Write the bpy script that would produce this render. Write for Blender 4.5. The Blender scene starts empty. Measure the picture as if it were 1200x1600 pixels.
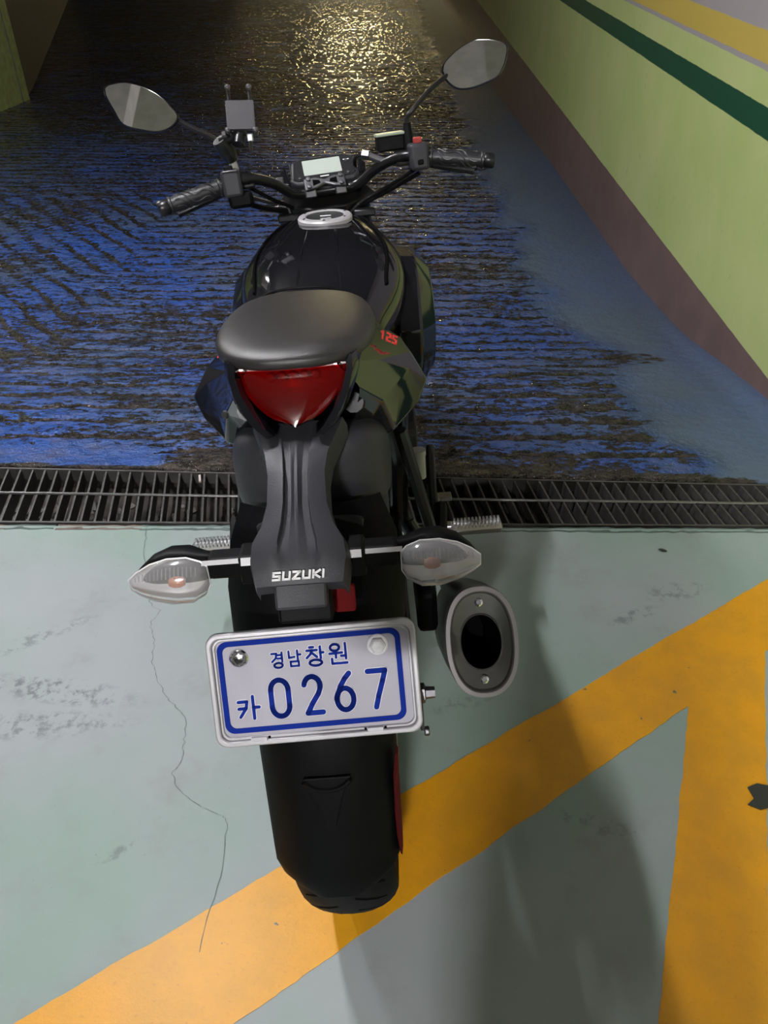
import bpy, bmesh, math, random
import numpy as np
from mathutils import Matrix, Vector

rnd = random.Random(7)
rad = math.radians
scene = bpy.context.scene
col = scene.collection

# ------------------------------------------------------------------ camera
F_PX, W_PX, H_PX = 1205.0, 1200.0, 1600.0
PITCH, ROLL = rad(38.6), rad(0.3)
cam_data = bpy.data.cameras.new('camera')
cam = bpy.data.objects.new('camera', cam_data)
col.objects.link(cam)
cam_data.sensor_fit = 'VERTICAL'
cam_data.sensor_height = 32.0
cam_data.lens = F_PX / H_PX * 32.0
cam_data.clip_start = 0.02
fw = Vector((0, math.cos(PITCH), -math.sin(PITCH)))
up = Vector((0, math.sin(PITCH), math.cos(PITCH)))
rt = Vector((1, 0, 0))
r2 = rt * math.cos(ROLL) + up * math.sin(ROLL)
u2 = up * math.cos(ROLL) - rt * math.sin(ROLL)
cam.matrix_world = Matrix(((r2.x, u2.x, -fw.x, 0.04), (r2.y, u2.y, -fw.y, -0.759),
                           (r2.z, u2.z, -fw.z, 1.26), (0, 0, 0, 1)))
scene.camera = cam

# ------------------------------------------------------------------ world, exposure
world = bpy.data.worlds.new('world')
scene.world = world
world.use_nodes = True
world.node_tree.nodes['Background'].inputs[0].default_value = (0.5, 0.55, 0.6, 1)
world.node_tree.nodes['Background'].inputs[1].default_value = 0.02
vs = scene.view_settings
vs.view_transform = 'Standard'
vs.look = 'None'
vs.gamma = 1.0
vs.use_curve_mapping = False
vs.exposure = 0.0

# ------------------------------------------------------------------ lamps of the garage (all on the ceiling, above the frame)
LAMPS = [  # name, location, length, tube radius, emission strength, colour, along y?, label
    ('key', (-0.76, 0.60, 2.38), 0.5, 0.014, 760.0, (0.97, 0.97, 1.0), True,
     'bright ceiling tube light just left above the parked motorcycle'),
    ('front', (-2.3, 2.3, 2.38), 1.2, 0.014, 820.0, (0.99, 0.98, 1.0), True,
     'ceiling tube light above the left side of the blue ramp'),
    ('back', (-0.27, -3.4, 2.38), 0.26, 0.02, 3000.0, (1.0, 0.98, 0.98), False,
     'ceiling tube light behind the photographer'),
    ('ramp', (-0.75, 24.0, 1.75), 1.3, 0.04, 290.0, (1.0, 0.80, 0.42), False,
     'warm ceiling light at the far end of the blue ramp'),
]
# ------------------------------------------------------------------ materials
MATS = {}
def new_mat(name):
    m = bpy.data.materials.new(name)
    m.use_nodes = True
    MATS[name] = m
    nt = m.node_tree
    return m, nt, nt.nodes['Principled BSDF']

def nd(nt, typ, **kw):
    n = nt.nodes.new(typ)
    for k, v in kw.items():
        setattr(n, k, v)
    return n

def math_n(nt, op, a, b=None, c=None, clamp=False):
    n = nt.nodes.new('ShaderNodeMath')
    n.operation = op
    n.use_clamp = clamp
    for i, v in enumerate((a, b, c)):
        if v is None:
            continue
        if isinstance(v, (int, float)):
            n.inputs[i].default_value = v
        else:
            nt.links.new(v, n.inputs[i])
    return n.outputs[0]

def mix_c(nt, fac, a, b):
    n = nt.nodes.new('ShaderNodeMix')
    n.data_type = 'RGBA'
    for sock, v in ((n.inputs[0], fac), (n.inputs[6], a), (n.inputs[7], b)):
        if isinstance(v, (int, float)):
            sock.default_value = v
        elif isinstance(v, tuple):
            sock.default_value = (*v, 1) if len(v) == 3 else v
        else:
            nt.links.new(v, sock)
    return n.outputs[2]

def smooth(nt, x, lo, hi):
    n = nt.nodes.new('ShaderNodeMapRange')
    n.interpolation_type = 'SMOOTHSTEP'
    nt.links.new(x, n.inputs[0])
    for i, v in ((1, lo), (2, hi)):
        if isinstance(v, (int, float)):
            n.inputs[i].default_value = v
        else:
            nt.links.new(v, n.inputs[i])
    n.inputs[3].default_value = 0
    n.inputs[4].default_value = 1
    return n.outputs[0]

def noise(nt, scale, detail=4, rough=0.55, vec=None, stretch=None, lac=2.0):
    co = nd(nt, 'ShaderNodeNewGeometry').outputs['Position'] if vec is None else vec
    if stretch:
        mp = nd(nt, 'ShaderNodeMapping')
        mp.inputs['Scale'].default_value = stretch
        nt.links.new(co, mp.inputs[0])
        co = mp.outputs[0]
    n = nd(nt, 'ShaderNodeTexNoise')
    n.inputs['Scale'].default_value = scale
    n.inputs['Detail'].default_value = detail
    n.inputs['Roughness'].default_value = rough
    n.inputs['Lacunarity'].default_value = lac
    nt.links.new(co, n.inputs['Vector'])
    return n.outputs[0]

def bump(nt, h, strength, dist, bsdf, normal=None):
    b = nd(nt, 'ShaderNodeBump')
    b.inputs['Strength'].default_value = strength
    b.inputs['Distance'].default_value = dist
    nt.links.new(h, b.inputs['Height'])
    if normal is not None:
        nt.links.new(normal, b.inputs['Normal'])
    nt.links.new(b.outputs[0], bsdf.inputs['Normal'])
    return b.outputs[0]

def simple(name, base, rough=0.5, metal=0.0, coat=0.0, bump_scale=None, bump_str=0.15, var=0.0, spec=0.5):
    m, nt, b = new_mat(name)
    b.inputs['Base Color'].default_value = (*base, 1)
    b.inputs['Roughness'].default_value = rough
    b.inputs['Metallic'].default_value = metal
    b.inputs['Coat Weight'].default_value = coat
    b.inputs['Specular IOR Level'].default_value = spec
    co = nd(nt, 'ShaderNodeTexCoord').outputs['Object']
    if bump_scale:
        bump(nt, noise(nt, bump_scale, 3, vec=co), bump_str, 0.001, b)
    if var > 0:
        f = noise(nt, 14.0, 4, vec=co)
        lo = tuple(c * (1 - var) for c in base)
        hi = tuple(min(1, c * (1 + var)) for c in base)
        nt.links.new(mix_c(nt, smooth(nt, f, 0.3, 0.7), lo, hi), b.inputs['Base Color'])
    else:
        f = noise(nt, 30.0, 3, vec=co)
        nt.links.new(math_n(nt, 'MULTIPLY_ADD', f, rough * 0.3, rough * 0.85), b.inputs['Roughness'])
    return m

simple('gloss_black', (0.006, 0.006, 0.008), 0.07, coat=0.15)
simple('matte_plastic', (0.027, 0.027, 0.032), 0.46, bump_scale=900, bump_str=0.25, spec=0.35)
simple('dark_plastic', (0.0022, 0.0022, 0.0026), 0.5, bump_scale=600, bump_str=0.2, spec=0.10)
simple('rubber', (0.004, 0.004, 0.0042), 0.6, bump_scale=300, bump_str=0.2, spec=0.12)
simple('grip_rubber', (0.014, 0.014, 0.016), 0.42)
simple('seat_vinyl', (0.026, 0.024, 0.024), 0.33, bump_scale=1300, bump_str=0.3)
simple('black_metal', (0.012, 0.012, 0.013), 0.3, metal=0.3)
simple('engine_metal', (0.02, 0.02, 0.022), 0.45, metal=0.5, var=0.3)
simple('grey_metal', (0.16, 0.16, 0.17), 0.38, metal=0.9)
simple('aluminium', (0.66, 0.66, 0.68), 0.3, metal=0.9)
simple('chrome', (0.8, 0.8, 0.82), 0.12, metal=1.0)
simple('steel_rim', (0.20, 0.185, 0.185), 0.45, metal=0.3)
simple('muffler_plate', (0.075, 0.075, 0.068), 0.35, metal=0.4)
simple('soot_gap_black', (0.002, 0.002, 0.002), 0.8, spec=0.03)  # soot and dark joints; also the shade painted into slots and openings
simple('plate_silver', (0.44, 0.43, 0.45), 0.42, metal=0.35, var=0.04)
simple('plate_white', (0.415, 0.405, 0.465), 0.5, var=0.03, spec=0.2)
simple('plate_blue', (0.006, 0.024, 0.24), 0.6, spec=0.05)
simple('white_cap', (0.78, 0.77, 0.80), 0.35)
simple('white_print', (0.72, 0.72, 0.72), 0.4)
simple('red_print', (0.62, 0.035, 0.03), 0.4)
simple('red_reflector', (0.16, 0.006, 0.008), 0.6, spec=0.08)
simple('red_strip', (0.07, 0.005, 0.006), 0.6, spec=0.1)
simple('kill_red', (0.30, 0.025, 0.022), 0.4)
simple('lcd', (0.42, 0.47, 0.42), 0.25)
simple('meter_face', (0.02, 0.02, 0.022), 0.25)
simple('amber', (0.62, 0.17, 0.03), 0.2)
simple('ring_silver', (0.42, 0.41, 0.42), 0.4, metal=0.2)
simple('reflector_chrome', (0.78, 0.77, 0.78), 0.3, metal=0.2)
simple('mirror_glass', (0.95, 0.93, 0.90), 0.02, metal=1.0)
simple('tan_metal', (0.25, 0.17, 0.07), 0.5, metal=0.3)
simple('pale_boot', (0.35, 0.36, 0.33), 0.5)
simple('phone_grey', (0.045, 0.042, 0.048), 0.42)
simple('reservoir', (0.30, 0.36, 0.27), 0.3)  # pale green of the lid imitates light falling on its top
simple('grate_steel', (0.060, 0.056, 0.054), 0.5, metal=0.15, bump_scale=160, bump_str=0.4, var=0.3)
simple('rod_steel', (0.20, 0.195, 0.20), 0.33, metal=0.8, bump_scale=200, bump_str=0.5)
simple('mud', (0.045, 0.038, 0.034), 0.55, bump_scale=60, bump_str=1.0, var=0.5)
simple('pebble_grey', (0.15, 0.14, 0.13), 0.3, var=0.4)
simple('mortar', (0.17, 0.125, 0.105), 0.85, bump_scale=120, bump_str=0.8, var=0.4)
simple('chip_green', (0.09, 0.13, 0.12), 0.6, var=0.2)
simple('crack_dark', (0.10, 0.13, 0.115), 0.8)
simple('stain_dark', (0.05, 0.07, 0.062), 0.6)
simple('paper_white', (0.6, 0.52, 0.48), 0.6)
simple('scrap_dark', (0.025, 0.028, 0.024), 0.6)
simple('lamp_white', (0.8, 0.8, 0.8), 0.4)
simple('concrete_grey', (0.23, 0.215, 0.195), 0.8, var=0.12)
simple('beam_grey', (0.30, 0.285, 0.265), 0.8, var=0.1)
simple('green_wall', (0.46, 0.56, 0.18), 0.45, var=0.15)
simple('wall_dull', (0.13, 0.13, 0.115), 0.7, var=0.15)

# clear and red lenses
def lens_mat(name, colour, rough, gloss, frost=0.0):
    m = bpy.data.materials.new(name)
    m.use_nodes = True
    MATS[name] = m
    nt = m.node_tree
    nt.nodes.clear()
    out = nd(nt, 'ShaderNodeOutputMaterial')
    tr = nd(nt, 'ShaderNodeBsdfTransparent')
    tr.inputs[0].default_value = (*colour, 1)
    gl = nd(nt, 'ShaderNodeBsdfGlossy')
    gl.inputs['Color'].default_value = (1, 1, 1, 1)
    gl.inputs['Roughness'].default_value = rough
    fr = nd(nt, 'ShaderNodeFresnel')
    fr.inputs[0].default_value = 1.5
    mx = nd(nt, 'ShaderNodeMixShader')
    nt.links.new(math_n(nt, 'ADD', fr.outputs[0], gloss, clamp=True), mx.inputs[0])
    nt.links.new(tr.outputs[0], mx.inputs[1])
    nt.links.new(gl.outputs[0], mx.inputs[2])
    if frost:
        df = nd(nt, 'ShaderNodeBsdfDiffuse')
        df.inputs[0].default_value = (0.75, 0.74, 0.75, 1)
        m2 = nd(nt, 'ShaderNodeMixShader')
        m2.inputs[0].default_value = frost
        nt.links.new(mx.outputs[0], m2.inputs[1])
        nt.links.new(df.outputs[0], m2.inputs[2])
        mx = m2
    nt.links.new(mx.outputs[0], out.inputs[0])
    return m
lens_mat('clear_lens', (0.93, 0.92, 0.93), 0.12, 0.05, 0.22)
lens_mat('red_lens', (0.40, 0.003, 0.006), 0.06, 0.01)

# tube that gives off light
def emit_mat(name, colour, strength):
    m, nt, b = new_mat(name)
    b.inputs['Base Color'].default_value = (0.8, 0.8, 0.8, 1)
    b.inputs['Emission Color'].default_value = (*colour, 1)
    b.inputs['Emission Strength'].default_value = strength
for lp in LAMPS:
    emit_mat('tube_' + lp[0], lp[5], lp[4])

# green epoxy floor
def floor_mat():
    m, nt, b = new_mat('epoxy_floor')
    big = noise(nt, 1.6, 4)
    mid = noise(nt, 7.0, 6, 0.65)
    fine = noise(nt, 90.0, 3, 0.6)
    c = mix_c(nt, smooth(nt, big, 0.36, 0.66), (0.255, 0.340, 0.300), (0.325, 0.352, 0.362))
    c = mix_c(nt, math_n(nt, 'MULTIPLY', smooth(nt, mid, 0.50, 0.78), 0.55), c, (0.26, 0.255, 0.25))
    speck = smooth(nt, fine, 0.68, 0.78)
    c = mix_c(nt, math_n(nt, 'MULTIPLY', speck, 0.35), c, (0.12, 0.15, 0.14))
    # scuffed smear left of the wheel
    geo = nd(nt, 'ShaderNodeNewGeometry').outputs['Position']
    sx = nd(nt, 'ShaderNodeSeparateXYZ')
    nt.links.new(geo, sx.inputs[0])
    for (cx, cy, rx, ry, an, amt) in ((-0.62, 0.235, 0.17, 0.035, -0.15, 0.75), (-0.66, 0.15, 0.22, 0.035, 0.05, 0.6),
                                       (-0.72, 0.37, 0.15, 0.02, 0.55, 0.6), (-0.40, -0.10, 0.05, 0.012, 0.5, 0.5),
                                       (0.60, 0.45, 0.07, 0.02, 0.4, 0.6), (0.72, 0.53, 0.09, 0.03, 0.2, 0.5),
                                       (0.20, 0.21, 0.08, 0.02, 0.3, 0.4), (0.42, -0.05, 0.09, 0.02, -0.3, 0.4)):
        dx = math_n(nt, 'SUBTRACT', sx.outputs[0], cx)
        dy = math_n(nt, 'SUBTRACT', sx.outputs[1], cy)
        ca, sa = math.cos(an), math.sin(an)
        a = math_n(nt, 'DIVIDE', math_n(nt, 'ADD', math_n(nt, 'MULTIPLY', dx, ca), math_n(nt, 'MULTIPLY', dy, sa)), rx)
        bb = math_n(nt, 'DIVIDE', math_n(nt, 'SUBTRACT', math_n(nt, 'MULTIPLY', dy, ca), math_n(nt, 'MULTIPLY', dx, sa)), ry)
        d2 = math_n(nt, 'ADD', math_n(nt, 'MULTIPLY', a, a), math_n(nt, 'MULTIPLY', bb, bb))
        f = smooth(nt, d2, 1.3, 0.1)
        st = smooth(nt, noise(nt, 38.0, 5, 0.7), 0.47, 0.62)
        c = mix_c(nt, math_n(nt, 'MULTIPLY', math_n(nt, 'MULTIPLY', f, st), amt), c, (0.105, 0.125, 0.125))
    nt.links.new(c, b.inputs['Base Color'])
    nt.links.new(math_n(nt, 'MULTIPLY_ADD', mid, 0.35, 0.36), b.inputs['Roughness'])
    b.inputs['Specular IOR Level'].default_value = 0.3
    bump(nt, noise(nt, 45.0, 4), 0.12, 0.002, b)
floor_mat()

def yellow_mat():
    m, nt, b = new_mat('yellow_paint')
    mid = noise(nt, 9.0, 6, 0.65)
    fine = noise(nt, 140.0, 3, 0.7)
    c = mix_c(nt, smooth(nt, mid, 0.35, 0.68), (0.72, 0.325, 0.005), (0.62, 0.29, 0.014))
    c = mix_c(nt, math_n(nt, 'MULTIPLY', smooth(nt, fine, 0.58, 0.75), 0.4), c, (0.42, 0.17, 0.02))
    chip = smooth(nt, noise(nt, 26.0, 4, 0.6), 0.70, 0.73)
    c = mix_c(nt, chip, c, (0.13, 0.13, 0.10))
    nt.links.new(c, b.inputs['Base Color'])
    b.inputs['Roughness'].default_value = 0.42
    bump(nt, fine, 0.25, 0.001, b)
yellow_mat()

def wall_mat():
    m, nt, b = new_mat('painted_wall')
    geo = nd(nt, 'ShaderNodeNewGeometry').outputs['Position']
    sx = nd(nt, 'ShaderNodeSeparateXYZ')
    nt.links.new(geo, sx.inputs[0])
    wob = math_n(nt, 'MULTIPLY_ADD', noise(nt, 12.0, 3), 0.006, -0.003)
    t = math_n(nt, 'ADD', math_n(nt, 'MULTIPLY_ADD', math_n(nt, 'SUBTRACT', sx.outputs[1], 2.0), -0.010, sx.outputs[2]), wob)
    cl = noise(nt, 3.0, 5)
    green = mix_c(nt, smooth(nt, cl, 0.3, 0.7), (0.450, 0.540, 0.195), (0.530, 0.585, 0.245))
    green = mix_c(nt, math_n(nt, 'MULTIPLY', smooth(nt, noise(nt, 9.0, 5, 0.7), 0.6, 0.75), 0.25), green, (0.14, 0.20, 0.06))
    brown = mix_c(nt, smooth(nt, noise(nt, 6.0, 5), 0.35, 0.7), (0.155, 0.098, 0.090), (0.195, 0.125, 0.115))
    grey = (0.36, 0.33, 0.33)
    c = brown
    for z, colr in ((0.030, green), (0.634, (0.012, 0.070, 0.035)), (0.720, green), (0.812, grey), (0.829, (0.56, 0.42, 0.09)), (0.916, grey)):
        c = mix_c(nt, smooth(nt, t, z - 0.0015, z + 0.0015), c, colr)
    nt.links.new(c, b.inputs['Base Color'])
    b.inputs['Roughness'].default_value = 0.42
    bump(nt, noise(nt, 30.0, 4), 0.12, 0.003, b)
wall_mat()

def ramp_mat():
    m, nt, b = new_mat('ramp_paint')
    at = nd(nt, 'ShaderNodeAttribute', attribute_name='groove').outputs['Fac']
    worn = nd(nt, 'ShaderNodeAttribute', attribute_name='worn').outputs['Fac']
    flat = nd(nt, 'ShaderNodeAttribute', attribute_name='flat').outputs['Fac']
    fine = noise(nt, 55.0, 5, 0.7, stretch=(0.55, 1.0, 1.0))
    mid = noise(nt, 11.0, 5, 0.65, stretch=(0.6, 1.2, 1.0))
    big = noise(nt, 1.7, 3)
    cover = math_n(nt, 'ADD', math_n(nt, 'MULTIPLY', fine, 0.75), math_n(nt, 'MULTIPLY', mid, 0.55))
    cover = math_n(nt, 'SUBTRACT', cover, math_n(nt, 'MULTIPLY', at, 0.26))
    cover = math_n(nt, 'SUBTRACT', cover, worn)
    cover = math_n(nt, 'ADD', cover, math_n(nt, 'MULTIPLY', flat, 0.30))
    paint = smooth(nt, cover, 0.565, 0.635)
    blue = mix_c(nt, smooth(nt, big, 0.35, 0.65), (0.022, 0.085, 0.36), (0.048, 0.095, 0.23))
    blue = mix_c(nt, math_n(nt, 'MULTIPLY', smooth(nt, mid, 0.45, 0.7), 0.5), blue, (0.105, 0.11, 0.16))
    blue = mix_c(nt, math_n(nt, 'MULTIPLY', flat, 0.75), blue, (0.10, 0.135, 0.18))
    bare = mix_c(nt, smooth(nt, fine, 0.40, 0.62), (0.012, 0.010, 0.009), (0.055, 0.045, 0.041))
    bare = mix_c(nt, math_n(nt, 'MULTIPLY', smooth(nt, mid, 0.55, 0.72), 0.6), bare, (0.095, 0.075, 0.060))
    c = mix_c(nt, paint, bare, blue)
    nt.links.new(c, b.inputs['Base Color'])
    wet = smooth(nt, noise(nt, 2.2, 3), 0.40, 0.62)
    r = math_n(nt, 'MULTIPLY_ADD', paint, 0.16, 0.07)
    r = math_n(nt, 'ADD', r, math_n(nt, 'MULTIPLY', flat, 0.25))
    nt.links.new(r, b.inputs['Roughness'])
    h = math_n(nt, 'ADD', math_n(nt, 'MULTIPLY', fine, 0.6), math_n(nt, 'MULTIPLY', paint, 0.25))
    h = math_n(nt, 'MULTIPLY', h, math_n(nt, 'MULTIPLY_ADD', flat, -0.75, 1.0))
    nb1 = bump(nt, h, 0.8, 0.010, b)
    bump(nt, math_n(nt, 'MULTIPLY', noise(nt, 16.0, 4, 0.65), math_n(nt, 'MULTIPLY_ADD', flat, -0.8, 1.0)), 0.9, 0.05, b, nb1)
ramp_mat()

# ------------------------------------------------------------------ mesh helpers
class MB:
    """collects shapes into one mesh"""
    def __init__(self):
        self.v, self.f = [], []
    def add(self, vs, fs):
        o = len(self.v)
        self.v += [tuple(p) for p in vs]
        self.f += [tuple(i + o for i in f) for f in fs]
        return self
    def box(self, c, s, rot=None):
        c = Vector(c)
        h = Vector(s) * 0.5
        ps = []
        for x in (-1, 1):
            for y in (-1, 1):
                for z in (-1, 1):
                    p = Vector((x * h.x, y * h.y, z * h.z))
                    if rot is not None:
                        p = rot @ p
                    ps.append(c + p)
        return self.add(ps, [(0, 1, 3, 2), (4, 6, 7, 5), (0, 4, 5, 1), (2, 3, 7, 6), (0, 2, 6, 4), (1, 5, 7, 3)])
    def tube(self, path, r, n=12, caps=True, squash=None):
        path = [Vector(p) for p in path]
        rs = r if isinstance(r, (list, tuple)) else [r] * len(path)
        rings = []
        t0 = (path[1] - path[0]).normalized()
        ref = Vector((0, 0, 1)) if abs(t0.z) < 0.9 else Vector((1, 0, 0))
        a = t0.cross(ref).normalized()
        vs = []
        for i, p in enumerate(path):
            if i == 0:
                t = t0
            elif i == len(path) - 1:
                t = (path[i] - path[i - 1]).normalized()
            else:
                t = ((path[i + 1] - path[i]).normalized() + (path[i] - path[i - 1]).normalized()).normalized()
            a = (a - t * a.dot(t)).normalized()
            bb = t.cross(a)
            for k in range(n):
                th = 2 * math.pi * k / n
                vs.append(p + (a * math.cos(th) + bb * math.sin(th)) * rs[i])
        fs = []
        for i in range(len(path) - 1):
            for k in range(n):
                k2 = (k + 1) % n
                fs.append((i * n + k, i * n + k2, (i + 1) * n + k2, (i + 1) * n + k))
        if caps:
            fs.append(tuple(reversed(range(n))))
            fs.append(tuple((len(path) - 1) * n + k for k in range(n)))
        return self.add(vs, fs)
    def lathe(self, prof, c, axis, n=48, closed=False):
        """prof: (radius, along axis)"""
        c, ax = Vector(c), Vector(axis).normalized()
        ref = Vector((0, 0, 1)) if abs(ax.z) < 0.9 else Vector((1, 0, 0))
        a = ax.cross(ref).normalized()
        b = ax.cross(a)
        vs, fs, m = [], [], len(prof)
        for k in range(n):
            th = 2 * math.pi * k / n
            d = a * math.cos(th) + b * math.sin(th)
            for (r, h) in prof:
                vs.append(c + d * r + ax * h)
        for k in range(n):
            k2 = (k + 1) % n
            for j in range(m if closed else m - 1):
                j2 = (j + 1) % m
                fs.append((k * m + j, k * m + j2, k2 * m + j2, k2 * m + j))
        return self.add(vs, fs)
    def prism(self, outline, c, u, v, depth, both=False):
        """extrude a 2D outline (a, b) in the plane c + a*u + b*v by depth along u x v"""
        c, u, v = Vector(c), Vector(u), Vector(v)
        n = u.cross(v).normalized()
        m = len(outline)
        off = -0.5 * depth if both else 0
        vs = [c + u * a + v * b + n * off for a, b in outline] + [c + u * a + v * b + n * (off + depth) for a, b in outline]
        fs = [tuple(reversed(range(m))), tuple(range(m, 2 * m))]
        fs += [(i, (i + 1) % m, m + (i + 1) % m, m + i) for i in range(m)]
        return self.add(vs, fs)
    def rings(self, rings, caps=True, close=True):
        m = len(rings[0])
        vs = [p for r in rings for p in r]
        fs = []
        for i in range(len(rings) - 1):
            for k in range(m if close else m - 1):
                k2 = (k + 1) % m
                fs.append((i * m + k, i * m + k2, (i + 1) * m + k2, (i + 1) * m + k))
        if caps:
            fs.append(tuple(reversed(range(m))))
            fs.append(tuple((len(rings) - 1) * m + k for k in range(m)))
        return self.add(vs, fs)
    def grid(self, rows, thick=0.0, nrm=None):
        """open sheet from rows of points; thick gives a back side along -nrm"""
        m, n = len(rows), len(rows[0])
        vs = [Vector(p) for r in rows for p in r]
        fs = [(i * n + k, i * n + k + 1, (i + 1) * n + k + 1, (i + 1) * n + k) for i in range(m - 1) for k in range(n - 1)]
        if thick:
            nv = Vector(nrm).normalized() * thick
            o = len(vs)
            vs += [p - nv for p in vs]
            fs += [tuple(o + i for i in reversed(f)) for f in list(fs)]
            per = [k for k in range(n)] + [i * n + n - 1 for i in range(1, m)] + [(m - 1) * n + k for k in range(n - 2, -1, -1)] + [i * n for i in range(m - 2, 0, -1)]
            for q in range(len(per)):
                a, b = per[q], per[(q + 1) % len(per)]
                fs.append((b, a, o + a, o + b))
        return self.add(vs, fs)
    def strokes(self, lines, w, c, u, v, depth, round_caps=True):
        """pen strokes in a plane, each a capsule per segment"""
        for ln in lines:
            for (a, b) in zip(ln[:-1], ln[1:]):
                d = Vector((b[0] - a[0], b[1] - a[1]))
                if d.length < 1e-9:
                    continue
                d.normalize()
                p = Vector((-d.y, d.x))
                h = w * 0.5
                if round_caps:
                    ol = []
                    base = math.atan2(p.y, p.x)
                    for k in range(7):
                        th = base + math.pi * k / 6
                        ol.append((a[0] + h * math.cos(th), a[1] + h * math.sin(th)))
                    for k in range(7):
                        th = base + math.pi + math.pi * k / 6
                        ol.append((b[0] + h * math.cos(th), b[1] + h * math.sin(th)))
                else:
                    e = d * h * 0.96
                    q = [Vector(a) - e + p * h, Vector(a) - e - p * h, Vector(b) + e - p * h, Vector(b) + e + p * h]
                    ol = [(z.x, z.y) for z in q]
                self.prism(ol, c, u, v, depth)
        return self
    def build(self, name, mat, parent=None, smooth=True, bevel=0.0, sub=0, segs=2, angle=35):
        me = bpy.data.meshes.new(name)
        me.from_pydata([tuple(p) for p in self.v], [], self.f)
        bm = bmesh.new()
        bm.from_mesh(me)
        bmesh.ops.recalc_face_normals(bm, faces=bm.faces)
        bm.to_mesh(me)
        bm.free()
        me.materials.append(MATS[mat])
        if smooth:
            me.polygons.foreach_set('use_smooth', [True] * len(me.polygons))
            if not sub and hasattr(me, 'set_sharp_from_angle'):
                me.set_sharp_from_angle(angle=rad(angle))
        me.update()
        o = bpy.data.objects.new(name, me)
        col.objects.link(o)
        if parent:
            o.parent = parent
        if bevel:
            md = o.modifiers.new('bevel', 'BEVEL')
            md.width = bevel
            md.segments = segs
            md.limit_method = 'ANGLE'
            md.angle_limit = rad(30)
        if sub:
            md = o.modifiers.new('subdivision', 'SUBSURF')
            md.levels = md.render_levels = sub
        return o

def tag(o, label=None, cat=None, group=None, kind=None):
    if label: o['label'] = label
    if cat: o['category'] = cat
    if group: o['group'] = group
    if kind: o['kind'] = kind
    return o

def empty(name, loc=(0, 0, 0), rot=(0, 0, 0)):
    o = bpy.data.objects.new(name, None)
    o.location = loc
    o.rotation_euler = rot
    o.empty_display_size = 0.1
    col.objects.link(o)
    return o

def spline(pts, n=8):
    """Catmull-Rom through the points"""
    pts = [Vector(p) for p in pts]
    q = [pts[0] * 2 - pts[1]] + pts + [pts[-1] * 2 - pts[-2]]
    out = []
    for i in range(1, len(q) - 2):
        for k in range(n):
            t = k / n
            a, b, c, d = q[i - 1], q[i], q[i + 1], q[i + 2]
            out.append(0.5 * ((2 * b) + (c - a) * t + (2 * a - 5 * b + 4 * c - d) * t * t + (3 * b - a - 3 * c + d) * t ** 3))
    out.append(pts[-1])
    return out

def rrect(hw, hh, r, n=6):
    o = []
    for cx, cy, a0 in ((hw - r, hh - r, 0), (-hw + r, hh - r, 90), (-hw + r, -hh + r, 180), (hw - r, -hh + r, 270)):
        for k in range(n + 1):
            a = rad(a0 + 90 * k / n)
            o.append((cx + r * math.cos(a), cy + r * math.sin(a)))
    return o

def oval(hw, hh, e=2.4, n=48):
    o = []
    for k in range(n):
        t = 2 * math.pi * k / n
        c, s = math.cos(t), math.sin(t)
        o.append((hw * math.copysign(abs(c) ** (2 / e), c), hh * math.copysign(abs(s) ** (2 / e), s)))
    return o

def section(hw, zt, zb, zw, et=2.4, eb=2.4, n=28):
    """closed cross-section: widest at zw, top at zt, bottom at zb -> (x, z)"""
    o = []
    for k in range(n):
        t = 2 * math.pi * k / n
        c, s = math.cos(t), math.sin(t)
        e = et if s >= 0 else eb
        h = (zt - zw) if s >= 0 else (zw - zb)
        o.append((hw * math.copysign(abs(c) ** (2 / e), c), zw + h * math.copysign(abs(s) ** (2 / e), s)))
    return o

# ------------------------------------------------------------------ the setting
WALL_R, WALL_L = 1.30, -3.8
def near_edge(x): return 0.767
def far_edge(x): return 0.982 - 0.029 * x

b = MB()
b.box(((-9.0 + WALL_R) / 2, (-10.0 + 0.755) / 2, -0.06), (WALL_R + 9.0, 10.755, 0.12))
floor = tag(b.build('floor', 'epoxy_floor', smooth=False), kind='structure')

def band(name, poly, h=0.0010):
    """a painted strip with slightly uneven edges"""
    pts = []
    for (a, bq) in zip(poly, poly[1:] + poly[:1]):
        a, bq = Vector(a), Vector(bq)
        L = (bq - a).length
        k = max(1, int(L / 0.012))
        nrm = Vector((-(bq - a).y, (bq - a).x)) / L
        off = 0
        for i in range(k):
            off = 0.75 * off + rnd.uniform(-0.0011, 0.0011)
            w = off if 0 < i < k - 1 else 0
            pts.append(a + (bq - a) * (i / k) + nrm * w)
    m = MB().prism([(p.x, p.y) for p in pts], (0, 0, 0.0), (1, 0, 0), (0, 1, 0), h)
    return m.build(name, 'yellow_paint', floor, smooth=False)

# diagonal line and the line that meets it
def up_y(x): return -0.366 + (x + 0.5) * 0.647
def lo_y(x): return -0.355 + (x + 0.171) * 0.682
tag(band('painted_line', [(-1.6, lo_y(-1.6)), (0.649, 0.204), (WALL_R - 0.001, lo_y(WALL_R)), (WALL_R - 0.001, up_y(WALL_R)), (-1.6, up_y(-1.6))]), 'yellow diagonal parking line')
band('painted_line', [(0.438 - 0.211 * 2, -0.352 - 0.556 * 2), (0.727 - 0.132 * 4.8, -0.353 * 4.8 + 0.0), (0.727, 0.0), (0.859, 0.353), (0.880, 0.41), (0.670, 0.26), (0.649, 0.204)], 0.0007)

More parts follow.
